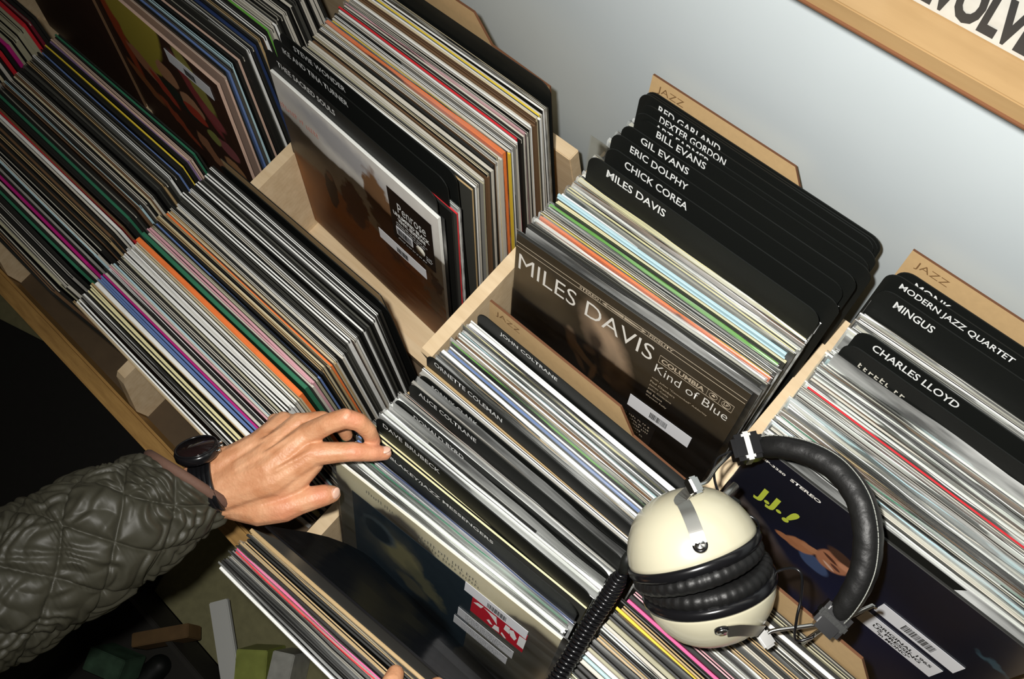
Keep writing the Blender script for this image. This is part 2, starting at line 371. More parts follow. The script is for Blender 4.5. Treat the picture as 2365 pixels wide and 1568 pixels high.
# ------------------------------------------------------------------ wall shelf with the record standing on it
sh = tag(empty('wall_shelf', (.6, .06, .665)), 'light wood picture ledge high on the wall above the jazz records', 'shelf')
link('shelf_board', box_me(-1.3, 1.6, -.075, 0, -.016, 0, .001), M_shelf, sh)
link('edge_strip', box_me(-1.3, 1.6, -.0772, -.0751, -.016, -.0145), M_burn, sh)  # thin dark brown line along the board's lower front edge
rv = link('vinyl_record', jacket_me(.315, .315, .004, 'W', art('old_black_and_white_cover', ((.46, .45, .41), (.32, .31, .28)), [(.02, .2, .05, .05, .3, (.1, .1, .1), .4), (.10, .05, .03, .02, .3, (.2, .2, .18), .4)], noise_scale=90), True), None)
rv.location = (.235, .013, .666); rv.rotation_euler = (-.12, 0, .0)
tag(rv, 'white record with heavy black letters standing on the wall ledge', 'record')
put_text('cover_title', rv, 'REVOLVER', .004, .003, .113, .034, M_ink, bold=.05)
bpy.data.objects['vinyl_record'].data = bpy.data.objects['vinyl_record'].data

# ------------------------------------------------------------------ records and dividers, bin by bin
# upper row, far left bin (dark) and its illustrated front record
far = []
far += stack('A', 'the far upper bin', -.765, .315, (-.252, -.322), (-.085, -.10), ZB, 'fkbdlkfkkkdWknktkWkGwwWdkkwwkwkdkwwkkwwk', stuff=True)
far += stack('A0', 'upper bin beyond', -1.125, .315, (-.25, -.30), (-.06, -.10), ZB, 'wkdkwdkwkdwgkwkdwkskwkdkwkdwkskwdkdwk', stuff=True)
far += stack('Ap2', 'the lower bin beyond', -1.108, .315, (-.56, -.63), (-.35, -.40), ZF, 'kgkwkkckwkdkwkkwrkmkgckwkrkmCCCCCCrRkk', stuff=True)
far += stack('Ap1', 'lower left bin', -.738, .315, (-.600, -.640), (-.385, -.43), ZF, 'kskCkwkgkkekwmkgklwkksktkskwWrskkekdkslkwkcswkkdktkdWkk', stuff=True)
# lower left bin: its rear records, black with orange piping
far += stack('Ap1r', 'lower left bin', -.738, .315, (-.384, -.429), (-.347, -.385), ZF, 'bkkkykkvffkek', stuff=True)
fm_ = join_me([]); bm = bmesh.new(); mats = []; 
def merge(meshes, name):
    mats = []; bm = bmesh.new()
    for me in meshes:
        base = []
        for m in me.materials:
            if m not in mats: mats.append(m)
            base.append(mats.index(m))
        idx = [p.material_index for p in me.polygons]
        for p, i in zip(me.polygons, idx): p.material_index = base[i]
        bm.from_mesh(me)
    out = bpy.data.meshes.new('shape'); bm.to_mesh(out); bm.free()
    for m in mats: out.materials.append(m)
    return bpy.data.objects.new(name, out)
ro = merge(far, 'packed_vinyl_records'); C.objects.link(ro); tag(ro, 'dim tightly packed records filling the bins beyond the white-edged lower stack', 'record', kind='stuff')
flower = art('flowered_cover_print', ((.030, .012, .007), (.07, .03, .015)), [
    (.035, .27, .018, .16, -.1, (.42, .07, .02), .25, .01), (.11, .315, .075, .10, .2, (.46, .38, .05), .10, .012), (.10, .24, .05, .05, .2, (.46, .38, .05), .10, .02),
    (.085, .19, .045, .018, .5, (.50, .22, .11), .15, .02), (.12, .165, .04, .014, .7, (.50, .06, .03), .2, .015), (.165, .175, .05, .02, .3, (.02, .03, .02), .2, .02),
    (.155, .22, .028, .022, 0, (.54, .27, .14), .1, .018), (.20, .19, .030, .022, 0, (.54, .28, .15), .1, .018), (.20, .175, .030, .014, .1, (.50, .06, .03), .1, .012),
    (.235, .235, .018, .075, -.5, (.30, .05, .05), .2, .01), (.245, .27, .02, .06, -.5, (.33, .30, .07), .2, .02), (.26, .21, .03, .018, .4, (.33, .07, .07), .2, .012),
    (.27, .15, .028, .018, .1, (.33, .10, .10), .15, .012), (.235, .15, .018, .016, 0, (.33, .34, .09), .15, .012), (.27, .10, .030, .024, .5, (.54, .27, .12), .12, .02), (.275, .075, .026, .012, .2, (.50, .08, .03), .15, .02),
    (.05, .13, .05, .015, .6, (.35, .12, .04), .2, .02), (.12, .10, .06, .015, .6, (.42, .08, .03), .2, .03), (.20, .09, .04, .02, .8, (.45, .20, .10), .15, .025)], rough=.5, noise_scale=38, coat=.1)
fr = link('vinyl_record', jacket_me(.315, .315, .0045, 'f', flower, False)); fr.location = (-.765, -.334, ZB); fr.rotation_euler = (-.235, 0, -.02)
tag(fr, 'record with a dark red and yellow flower print, white label, leaning in the upper bin', 'record')
link('price_label', rect_me(.188, .290, .268, .292), M_white, fr); link('barcode', bars_me(.228, .252, .272, .284, -.0008, seed=4), M_ink, fr)

db = link('vinyl_record', jacket_me(.315, .315, .004, 's', plain('dark_brown_cover_face', (.055, .025, .014), .5, var=.3, scale=20), False)); db.location = (-1.085, -.331, ZB); db.rotation_euler = (-.235, 0, -.02)
tag(db, 'record with a plain dark brown cover left of the flower print, cropped by the frame', 'record')
# upper bin with the landscape cover (B)
XB = -.395
stack('B', 'the tall pale stack in the upper row', XB, .315, (-.166, -.236), (-.036, -.068), ZB, 'tWwkCwwscwwkwWcwo+ywWkwWrkwpwwWwsscWywWwtc', films=.12, yaw=(-.02, 0), zjit=.004, group='pale records in the upper row')
stack('B0', 'the slim group between lettered cards', XB, .315, (-.1950, -.2680), (-.1870, -.2590), ZB, 'krW', films=.6, yaw=(-.045, -.04), group='pale records in the upper row')
divider(XB - .012, -.1995, .334, ZB, .2335, -.0488, 'black divider card lettered in white, right behind the landscape cover', 'THEE SACRED SOULS', .026, .112, .0092, w=.318, tdrop=.006)
divider(XB - .012, -.1835, .336, ZB, .205, -.038, 'glossy black divider card, middle of the three lettered ones behind the landscape cover', 'IKE AND TINA TURNER', .020, .125, .0092, w=.318, tdrop=.006)
divider(XB - .008, -.1735, .339, ZB, .195, -.03, 'black divider card with faint lettering before the long pale stack', 'STEVIE WONDER', .028, .098, .0088, w=.318, tdrop=.007)
divider(XB, -.030, .328, ZB, .11, 0, 'plain black divider card at the wall end of the pale upper stack', w=.315)
jc = jazz_card(XB, -.018, .352, ZB, .11, 0, 'fibreboard divider behind the pale upper stack, cropped by the frame')
jc.children[0].name = 'engraved_lettering'
sky = art('landscape_cover_print', ((.66, .63, .58), (.80, .78, .76)), [
    (.13, .28, .14, .03, .1, (.46, .45, .46), .5, .02), (.05, .24, .05, .05, .1, (.60, .57, .53), .6, .02), (.18, -.02, .34, .172, .30, (.74, .33, .09), .06, .02), (.23, .02, .22, .10, .25, (.85, .36, .07), .4, .05),
    (.10, .02, .16, .07, .3, (.58, .25, .08), .5, .04), (.20, .215, .030, .080, -.1, (.22, .11, .045), .18, .05), (.135, .165, .03, .055, .1, (.26, .12, .05), .2, .05), (.235, .17, .05, .06, .1, (.24, .11, .04), .25, .06), (.292, .13, .022, .075, 0, (.55, .42, .32), .4, .06),
    (.30, .155, .012, .028, 0, (.24, .14, .09), .3, .04), (.082, .150, .014, .048, .08, (.16, .08, .04), .15, .012), (.085, .182, .008, .01, 0, (.50, .24, .12), .3, .0), (.25, .145, .05, .03, .2, (.85, .36, .10), .7, .05)], rough=.5, noise_scale=48, coat=.0)
bc = link('vinyl_record', jacket_me(.315, .3155, .0045, 'W', sky, False)); bc.location = (XB - .004, -.2118 - .315 * math.sin(.2335), ZB + .012); bc.rotation_euler = (-.2335, 0, -.0488)
tag(bc, 'record with a hazy sky and brown field cover facing out of the upper bin', 'record')
bz = .3155
hs = link('hype_sticker', rect_me(.2215, .302, bz - .130, bz - .0255), M_blk2, bc)
def hs_t(s, u, v, w, h, b=.02): put_text('sticker_text', hs, s, u, bz - v - h, w, h, M_let, y=-.0009, bold=b)
hs_t('Penrose', .238, .044, .052, .019, .0); hs_t('UNLIMITED BLACK', .2275, .067, .068, .0078, .05); hs_t('VINYL EDITION!', .235, .0770, .052, .0078, .05)
link('small_print', join_me([marks_me(.231, bz - .0885, .064, 2, .0050, .0024, seed=3), marks_me(.236, bz - .0985, .05, 1, .004, .0024, seed=4), marks_me(.231, bz - .1235, .066, 1, .004, .0026, seed=5), marks_me(.286, bz - .108, .013, 3, .0040, .0022, seed=6)]), M_let, hs)
link('barcode_panel', box_me(.229, .260, -.0011, -.0007, bz - .117, bz - .100), M_white, hs); link('barcode', bars_me(.231, .258, bz - .115, bz - .103, -.0012, seed=3), M_ink, hs)
g_ = tube_me([(.275, -.0007, bz - .1085), (.275, -.0012, bz - .1085)], .0085, 24); link('round_seal', g_, M_inner, hs)
link('price_label', rect_me(.186, .281, bz - .1695, bz - .1475), M_white, bc); link('barcode', bars_me(.222, .245, bz - .166, bz - .155, -.0008, seed=9), M_ink, bc)
link('faded_marks', marks_me(.004, bz - .049, .080, 1, .01, .011, y=-.0006, seed=12, cell=.0052, ragged=.02), plain('faded_red_print', (.66, .22, .17), .5), bc)
M_thin = film_mat('thin_clear_sleeve', .006, .02, (.99, .99, .98), 1.15)
link('plastic_sleeve', film_me(.318, bz, .0045, .0015, random.Random(3), .0004, .006), M_thin, bc)

# lower bin with the white and orange edges (B')
stack('Bp', 'the white and orange lower stack', -.390, .315, (-.588, -.632), (-.345, -.390), ZF, 'tW+kgWkY+YtW+bbbmwkWpwlkwkCWW+WWwWcco++e+wppCkbktcktoctwkwWkddW+kwWkkW+kdkW+kkWk'.replace(' ', ''), films=.03, zjit=.004, group='records in the lower stack beside the hand')
divider(-.388, -.339, .262, ZF, .13, 0, 'plain black divider card closing the white and orange lower stack', w=.318, r=.02)
divider(-.384, -.3335, .268, ZF, .12, 0, 'thin tan edged divider behind the white and orange lower stack', w=.30, r=.004, mat=M_mdf)

# upper bin with the brown cover (C)
XC = .006
lean_c = .288
def base_c(y, z=.33): return y - (z - ZB) * math.tan(lean_c)
stack('C1', 'the group behind the brown cover', XC, .310, (-.170, -.254), (-.072, -.160), ZB, 'kkd wW+ o y w k k G+ Y Y l l W g Y+ W s c Y+ W c'.replace(' ', ''), films=.65, wob=.002, yaw=(.04, .0), group='sleeved jazz records in the upper row')
stack('C2', 'the group among the lettered cards', XC, .310, (-.062, -.150), (.020, -.072), ZB, 'wt kg k Y c k w k w k'.replace(' ', ''), films=.6, wob=.0025, group='records between the lettered cards')
CC = [('MILES DAVIS', -.067, .012, 'black divider card lettered in white, front one in the upper jazz bin', .082, .328, .0115, .005), ('CHICK COREA', -.047, .021, 'black divider card behind the front lettered one, slightly to its side', .087, .329, .0112, .005),
      ('ERIC DOLPHY', -.0285, .013, 'black divider card with grey film before it, third lettered card from the front', .080, .326, .0105, .0035), ('GIL EVANS', -.0170, .0185, 'short lettered black divider card half hidden by its neighbour, fourth from the front', .066, .334, .0100, .003),
      ('BILL EVANS', .0035, .024, 'black divider card behind the yellow edged record, fifth lettered one', .068, .325, .0102, .003), ('ART FARMER', .0075, .018, 'black divider card with half covered lettering, second last pair in the jazz bin', .075, .329, .0100, .003),
      ('DEXTER GORDON', .0162, .018, 'black divider card with the longest lettering in the upper jazz bin', .090, .334, .0104, .004), ('RED GARLAND', .0250, .009, 'rearmost black divider card with half covered lettering before the fibreboard', .085, .336, .0104, .0045)]
for i, (s, y, x, lab, tw, zt, th, dr) in enumerate(CC):
    divider(x, y, zt, ZB, lean_c - .01 * i * .4, 0, lab, s, .027, tw, th, w=.305, tdrop=dr)
for i, (y, x) in enumerate(((.0285, .010), (.0320, .011))): divider(x, y, .334, ZB, lean_c - .03, 0, ('plain black divider card hidden but for its top edge, ' + ('nearer' if i == 0 else 'farther') + ' of two before the fibreboard'), w=.307)
jazz_card(.0125, .0405, .349, ZB, .275, 0, 'tan fibreboard genre divider standing tallest behind the upper jazz records')
gf = link('plastic_sleeve', film_me(.315, .340, .002, .006, random.Random(8), .004, .006), M_film3); gf.location = (-.004, -.1365, ZB); gf.rotation_euler = (-.27, 0, 0)
tag(gf, 'empty wrinkled grey plastic sleeve sticking up between the lettered cards', 'sleeve')
# the brown cover
KH = .3155
kob = art('dark_brown_cover_print', ((.038, .027, .014), (.050, .036, .020)), [
    (.02, .25, .06, .05, .2, (.12, .085, .045), .6, .01), (.05, .20, .05, .06, .5, (.075, .055, .03), .6, .01), (.145, .215, .035, .085, -.5, (.42, .30, .20), .55, .01), (.135, .20, .020, .06, -.45, (.06, .04, .025), .6, .01),
    (.158, .19, .022, .05, -.2, (.34, .25, .17), .6, .015), (.108, .175, .040, .007, .75, (.50, .35, .23), .5, .006), (.095, .185, .010, .028, -.25, (.40, .28, .18), .5, .006), (.118, .165, .030, .008, .5, (.44, .31, .20), .5, .005),
    (.133, .145, .006, .026, .1, (.55, .39, .26), .5, .004), (.112, .150, .022, .006, 1.0, (.40, .28, .18), .5, .004), (.122, .19, .012, .010, 0, (.28, .19, .12), .5, .004), (.155, .155, .010, .008, .6, (.36, .25, .16), .5, .006), (.165, .175, .012, .02, .2, (.22, .16, .10), .6, .01)],
    rough=.45, noise_scale=60, coat=.05)
kb = link('vinyl_record', jacket_me(.315, KH, .0035, 'k', kob, False)); kb.location = (0, -.179 - .315 * math.sin(.2834), ZB); kb.rotation_euler = (-.2834, 0, .0495)
tag(kb, 'record with a dark brown cover and large thin white title facing out', 'record')
M_prt = plain('printed_cream', (.88, .86, .80), .45); M_prt2 = plain('printed_beige', (.55, .46, .34), .45)
def kt(s, u0, u1, v0, v1, mat=None, b=-.005): put_text('cover_lettering', kb, s, u0, KH - v1, u1 - u0, v1 - v0, mat or M_prt, bold=b)
kt('MILES DAVIS', .0062, .2010, .0330, .0625); kt('Kind of Blue', .2085, .3055, .0590, .0755, b=-.008)
kt('STEREO', .0935, .1205, .0160, .0205, M_prt2, .02); kt('FIDELITY', .1900, .2215, .0160, .0205, M_prt2, .02)
ms = [box_me(.001, .314, -.0007, -.0005, KH - v - .0003, KH - v + .0002) for v in (.0145, .0222)] + [box_me(.1222 + d, .1226 + d, -.0007, -.0005, KH - .0222, KH - .0145) for d in (0, .0658)]
def poly(pts, y=-.0006): return mesh([(x, y, z) for x, z in pts], [tuple(range(len(pts)))])
zc = KH - .0184
ms += [poly([(.125, zc), (.133, zc + .0034), (.130, zc + .0006), (.155, zc + .0022), (.155, zc - .0022), (.130, zc - .0006), (.133, zc - .0034)]), poly([(.186, zc), (.178, zc - .0034), (.181, zc - .0006), (.156, zc - .0022), (.156, zc + .0022), (.181, zc + .0006), (.178, zc + .0034)])]
link('printed_rules', join_me(ms), M_prt2, kb)
u0, u1, v0, v1 = .2095, .3060, .0395, .0540
ms = [box_me(u0, u1, -.0007, -.0005, KH - v - .0002, KH - v + .0002) for v in (v0, v1)] + [box_me(u - .0002, u + .0002, -.0007, -.0005, KH - v1, KH - v0) for u in (u0, .273, .289, u1)]
lb = link('label_box', join_me(ms), M_prt2, kb)
put_text('label_lettering', lb, 'COLUMBIA', .2125, KH - .0515, .057, .0085, M_prt2, bold=.03)
link('eye_mark', join_me([tube_me([(.281, -.0006, KH - .0467), (.281, -.0008, KH - .0467)], .0022, 16)] + [tube_me([(.281 + .005 * math.cos(a), -.0007, KH - .0467 + .005 * math.sin(a)) for a in np.linspace(0, 6.28, 25)], .0003, 5)]), M_prt2, lb)
link('disc_mark', tube_me([(.2975 + .0055 * math.cos(a), -.0007, KH - .0467 + .0055 * math.sin(a)) for a in np.linspace(0, 6.28, 25)], .0003, 5), M_prt2, lb)
put_text('label_lettering', lb, 'LP', .2945, KH - .0490, .006, .005, M_prt2, bold=.03)
for i, (s, ww) in enumerate((('with Julian "Cannonball" Adderley', .076), ('Paul Chambers', .034), ('James Cobb', .027), ('John Coltrane', .033), ('Bill Evans', .022), ('Wynton Kelly', .030))):
    put_text('cover_lettering', kb, s, .2085, KH - .0925 - .0085 * i, ww, .0042, M_prt2, bold=.005)
link('price_label', rect_me(.1905, .2810, KH - .1820, KH - .1545), M_white, kb); link('barcode', bars_me(.2225, .2475, KH - .176, KH - .163, -.0008, seed=5), M_ink, kb)
ob_ = link('obi_panel', rect_me(.178, .236, KH - .245, KH - .193), M_blk2, kb)
link('small_print', marks_me(.181, KH - .198, .05, 5, .0078, .0038, seed=8), M_prt2, ob_)
link('plastic_sleeve', film_me(.318, KH, .0035, .003, random.Random(13), .0008, .006), M_thin, kb)

# upper bin on the far side of the coil cord (D)
XD = .3445
stack('D1', 'the group behind the navy cover', XD, .315, (-.188, -.280), (-.068, -.160), ZB, 'kWww l kWe stk Wwlk g W W w r W W w W W k W s w W l W+ W W'.replace(' ', ''), films=.8, wob=.003, film_kind=None, yaw=(.0, 0), group='sleeved jazz records beside the headphones')
stack('D2', 'the wall-side group, rightmost bin', XD, .315, (-.050, -.145), (.022, -.070), ZB, 'WYk wgWgwg k wWg k r W k'.replace(' ', ''), films=.85, wob=.003, group='sleeved records between the right hand lettered cards')
DC = [('CHARLES LLOYD', -.0555, .352, 'black divider card in white letters, nearest fully legible card in the rightmost bin', .094, .020), ('', -.0740, .350, 'black divider card smudged and nearly illegible, in front of the nearest legible one', .05, .02), ('MINGUS', -.0060, .342, 'short lettered black divider card in the middle of the rightmost bin', .044, .020),
      ('MODERN JAZZ QUARTET', .0115, .338, 'black divider card with the longest lettering, in the rightmost bin', .124, .017), ('MONK', .0220, .345, 'black divider card with nearly covered lettering before the rightmost fibreboard', .04, .02)]
for s, y, x, lab, tw, tu in DC: dc = divider(x, y, .331 if s != 'MODERN JAZZ QUARTET' else .334, ZB, .285, 0, lab, s or None, tu, tw, .0105 if s else .0085, w=.305, tdrop=.006 if s else .010)
sm_ = [o for o in bpy.data.objects if o.get('label', '').startswith('black divider card smudged')][0]
link('smudged_lettering', marks_me(.022, .346, .05, 1, .01, .0085, y=-.0005, seed=44, cell=.0062, ragged=.02), M_inner, sm_)
link('plastic_sleeve', film_me(.300, .335, .0014, .004, random.Random(2), .002, .004), M_film4, [o for o in bpy.data.objects if o.get('label', '').startswith('black divider card smudged')][0]).location.y = -.0012
jazz_card(.343, .0371, .3434, ZB, .275, 0, 'tan fibreboard genre divider at the edge of the frame, above the rightmost bin')
JH = .3155
jj = art('navy_cover_print', ((.005, .006, .012), (.007, .009, .018)), [
    (.16, .10, .16, .16, 0, (.010, .014, .045), .9, .01), (.045, .17, .075, .022, .55, (.12, .10, .09), .8, .008), (.07, .14, .05, .03, .4, (.07, .05, .045), .6, .01), (.12, .12, .06, .035, .1, (.035, .025, .02), .5, .01),
    (.122, .182, .022, .014, .3, (.05, .08, .17), .2, .004), (.099, .195, .020, .013, -.5, (.40, .17, .08), .2, .006), (.112, .205, .016, .006, -.3, (.44, .20, .10), .2, .003), (.085, .188, .016, .006, -.1, (.36, .15, .07), .2, .003),
    (.134, .212, .020, .023, .3, (.40, .17, .09), .15, .003), (.136, .232, .020, .010, .2, (.06, .03, .02), .3, .002), (.130, .215, .012, .003, .3, (.08, .03, .02), .3, 0), (.140, .205, .008, .003, .3, (.10, .04, .03), .3, 0), (.134, .199, .010, .0025, .4, (.62, .40, .30), .3, 0),
    (.146, .218, .012, .007, 0, (.55, .26, .15), .5, 0), (.295, .255, .022, .008, .1, (.03, .06, .08), .5, .03)], rough=.30, noise_scale=70, coat=.4)
jr = link('vinyl_record', jacket_me(.315, JH, .0035, 'k', jj, False)); jr.location = (.3446, -.1997 - .315 * math.sin(.288), ZB); jr.rotation_euler = (-.288, 0, .0072)
tag(jr, 'record with a navy cover and yellow-green initials, behind the headband', 'record')
M_yg = plain('yellow_green_print', (.50, .58, .06), .45)
def jt(s, u0, u1, v0, v1, mat, b=0.0): put_text('cover_lettering', jr, s, u0, JH - v1, u1 - u0, v1 - v0, mat, bold=b)
jt('LSP-3350', .0108, .0415, .0155, .0195, M_prt, .03); jt('STEREO', .0476, .0835, .0145, .0200, M_prt, .03); jt('J.J.', .0290, .0630, .0665, .0985, M_yg, .04); put_text('cover_lettering', jr, '!', .0665, JH - .0985, .0125, .0325, M_yg, bold=.05, italic=.25)
link('price_label', rect_me(.1966, .2905, JH - .1290, JH - .1035), M_white, jr); cl = link('condition_label', rect_me(.1940, .2850, JH - .1720, JH - .1400), M_white, jr)
link('barcode', bars_me(.226, .262, JH - .124, JH - .110, -.0008, seed=6), M_ink, jr)
for i, s in enumerate(('ORIGINAL 1965', 'US PRESSING', '"in MONO"')): put_text('label_lettering', cl, s, .2095 if i < 2 else .2175, JH - .1535 - .0078 * i, (.067, .058, .040)[i], .0062, M_ink, y=-.0009, bold=.03)

# lower bin full of sleeved jazz (C')
XCP = .012
def cp(y0, y1, codes, key, **k):       # tops y0 -> y1, bases follow a fan
    fb = lambda y: -.352 + (y + .262) * 1.155
    stack(key, k.pop('where'), XCP, .312, (y0, fb(y0)), (y1, fb(y1)), ZF, codes.replace(' ', ''), **k)
GCP = 'sleeved jazz records in the lower row'
cp(-.497, -.4665, 'WW+eWnbb', 'P1', where='the white group by the fingertips', films=.5, yaw=(.075, .06), group=GCP)
cp(-.457, -.441, 'Y+Yk', 'P2', where='the cream group before the second card', films=.4, yaw=(.06, .05), group=GCP)
cp(-.434, -.392, 'WW+gWgW+gft', 'P3', where='the milky sleeved lower jazz group', films=.9, yaw=(.05, .03), film_kind=M_film2, group=GCP)
cp(-.383, -.356, 'gW+gWt', 'P4', where='the group before the curled plastic', films=.7, yaw=(.03, .02), group=GCP)
cp(-.345, -.283, 'kdktkW+b+WkGcWsWWlW+YvW+W'.replace(' ', ''), 'P5', where='the group before the lower fibreboard', films=.6, yaw=(.01, 0), group=GCP)
for s, y, lab, tu, tw, yw, dark in (('ART BLAKEY/JAZZ MESSENGERS', -.4600, 'black divider card touched by the fingertips, with the longest white lettering', .018, .176, .055, 0), ('DAVE BRUBECK', -.4375, 'black divider card behind the one touched by the fingers', .012, .086, .045, 0),
        ('DONALD BYRD', -.4085, 'divider card with lettering blurred by milky plastic', .03, .075, .04, 1), ('ALICE COLTRANE', -.3855, 'brownish black divider card with a small name behind the peach edged record', .016, .087, .03, 0), ('SONNY CLARK', -.3700, 'divider card whose name shows through crumpled plastic', .02, .070, .025, 1),
        ('ORNETTE COLEMAN', -.3485, 'black divider card at the left corner beside the upper bin panel', .013, .104, .01, 0), ('JOHN COLTRANE', -.2745, 'black divider card directly before the lower fibreboard', .036, .086, 0, 0)):
    fby = -.352 + (y + .262) * 1.155; le = math.atan((y - fby) / (.270 - ZF))
    dc = divider(.018 if s != 'ORNETTE COLEMAN' else .008, y,   .270 if not dark else .267, ZF, le, yw, lab, s, tu, tw, .0088, w=.305, tdrop=.0035 if not dark else .005)
    if dark:
        link('plastic_sleeve', film_me(.300, .325, .0014, .006, random.Random(len(s)), .002, .004), M_film4, dc).location.y = -.0012
jazz_card(.0288, -.2607, .2898, ZF, .255, 0, 'tan fibreboard genre divider in the lower jazz bin, before the brown cover')
bk = art('pale_cover_with_dark_picture', ((.58, .56, .42), (.66, .63, .48)), [], rough=.5, coat=.0)
pic = art('blue_grey_picture_print', ((.014, .022, .030), (.022, .035, .045)), [(.085, .20, .055, .07, .2, (.050, .055, .050), .5, .03), (.10, .20, .04, .04, .5, (.16, .15, .08), .45, .02), (.14, .17, .05, .02, .8, (.10, .10, .06), .5, .03), (.15, .09, .05, .04, .3, (.008, .01, .012), .5, .02), (.065, .22, .03, .03, 0, (.06, .08, .09), .3, .01), (.062, .217, .026, .026, 0, (.016, .024, .03), .3, .01), (.12, .14, .03, .02, .4, (.07, .07, .05), .4, .02)], rough=.3, noise_scale=60, coat=.3)
bl = link('vinyl_record', jacket_me(.315, .315, .004, 'W', bk, False)); bl.location = (.017 - .0, -.504 - .315 * math.sin(.41), .25 - .315 * math.cos(.41)); bl.rotation_euler = (-.41, 0, .088)
tag(bl, 'sleeved record with a pale cover and blue-grey picture, leaning below the index finger', 'record')
link('cover_picture', rect_me(.024, .206, .020, .315 - .043, -.0004), pic, bl)
M_faint = plain('faded_dark_print', (.14, .14, .11), .6)
link('worn_lettering', join_me([marks_me(.047, .315 - .0115, .048, 1, .01, .0085, y=-.0006, seed=21, cell=.0036, ragged=.02), marks_me(.125, .315 - .0170, .088, 2, .0105, .0080, y=-.0006, seed=24, cell=.0042, ragged=.1)]), M_faint, bl)
rd = link('red_sticker', rect_me(.206, .281, .315 - .108, .315 - .052, -.0008), plain('red_print', (.50, .015, .03), .4), bl)
def shape(pts): return mesh([(x, -.0013, z) for x, z in pts], [tuple(range(len(pts)))])
zr = .315 - .108
link('sticker_emblem', join_me([shape([(.208, zr + .030), (.214, zr + .038), (.222, zr + .040), (.219, zr + .030)]), shape([(.222, zr + .038), (.240, zr + .040), (.243, zr + .020), (.238, zr + .026), (.230, zr + .034)]),
    shape([(.229, zr + .012), (.232, zr + .018), (.238, zr + .010), (.234, zr + .008)]), shape([(.238, zr + .002), (.240, zr + .016), (.246, zr + .018), (.248, zr + .004)]), shape([(.250, zr + .006), (.251, zr + .012), (.258, zr + .004), (.256, zr + .001)]),
    shape([(.252, zr + .024), (.253, zr + .040), (.259, zr + .040), (.260, zr + .022)]), shape([(.258, zr + .034), (.264, zr + .040), (.270, zr + .026), (.268, zr + .016), (.262, zr + .020)]), shape([(.272, zr + .012), (.272, zr + .040), (.281, zr + .042), (.281, zr + .012)])]), M_let, rd)
link('price_label', rect_me(.194, .280, .315 - .0635, .315 - .0395, -.0014), M_white, bl); link('barcode', bars_me(.226, .252, .315 - .060, .315 - .048, -.0017, seed=11), M_ink, bl)
for i, (a, b, c, d) in enumerate(((.190, .272, .315 - .1480, .315 - .1240), (.186, .267, .315 - .1800, .315 - .1570))):
    lo_ = link('condition_label', rect_me(a, b, c, d, -.0012), plain('grey_label', (.55, .56, .58), .5), bl)
    link('fine_print', marks_me(a + .012, d - .0035, (b - a) - .016, 4, .0050, .0032, y=-.0014, seed=31 + i), M_ink, lo_)
st = link('spine_strip', rect_me(.012, .085, .315 - .2560, .315 - .2400, -.0012), plain('grey_strip', (.50, .50, .52), .5), bl)
put_text('strip_lettering', st, 'S50', .034, .315 - .2525, .030, .008, M_ink, y=-.0016, bold=.03)
link('plastic_sleeve', film_me(.322, .315, .004, .004, random.Random(23), .0008, .014), M_film3, bl)

# records flipped forward against the ledge, black sheet at their back
rows = [(at(614, 1213, .262), .004), (at(622, 1214, .258), 0), (at(660, 1221, .235), 0), (at(712, 1229, .200), 0), (at(758, 1240, .165), 0), (at(802, 1256, .130), 0), (at(838, 1275, .095), 0), (at(868, 1296, .062), 0), (at(884, 1312, .045), 0)]
V, F = [], []
for ri, (p, _) in enumerate(rows):
    xr = .312
    for k in range(9):
        f = k / 8; x = p.x + (xr - p.x) * f; y = p.y + (x - p.x) * (.088 - .115 * ri / (len(rows) - 1)); zz_ = p.z - .045 * f * ri / (len(rows) - 1)
        V.append((x, y, zz_)); V.append((x, y - .0022, zz_))
nr = len(rows)
for i in range(nr - 1):
    for k in range(8):
        a = (i * 9 + k) * 2; b_ = a + 18; F.append((a, a + 2, b_ + 2, b_)); F.append((a + 1, b_ + 1, b_ + 3, a + 3))
for i in range(nr - 1):
    for k in (0, 8): a = (i * 9 + k) * 2; F.append((a, a + 18, a + 19, a + 1))
for i in (0, nr - 1):
    for k in range(8): a = (i * 9 + k) * 2; F.append((a, a + 1, a + 3, a + 2))
bs = link('divider_card', mesh(V, F), [M_blk2])
tag(bs, 'glossy black sheet with a curved side standing in the gap under the thumb', 'divider')
stack('fwd', 'the pile flipped onto the ledge', -.004, .315, (-.672, -.676), (-.618, -.640), ZF, 'WkkkgkrPkttkktt', films=.5, yaw=(.05, .085), group='records flipped forward onto the ledge')

# lower bin under the headphones (D')
stack('Dp', 'the bin under the headphones', .3430, .315, (-.575, -.632), (-.312, -.402), ZF, 'WWgWwWwWcWwWlWwfWYkkwlWCkktkWwCkkytkPkpkWkWtkwktkwWkWkCk', films=.35, wob=.003, yaw=(.02, .0), group='records under the headphones')
jb = jazz_card(.350, -.3010, .290, ZF, .25, 0, 'fibreboard divider crossing behind the lower earcup of the headphones')
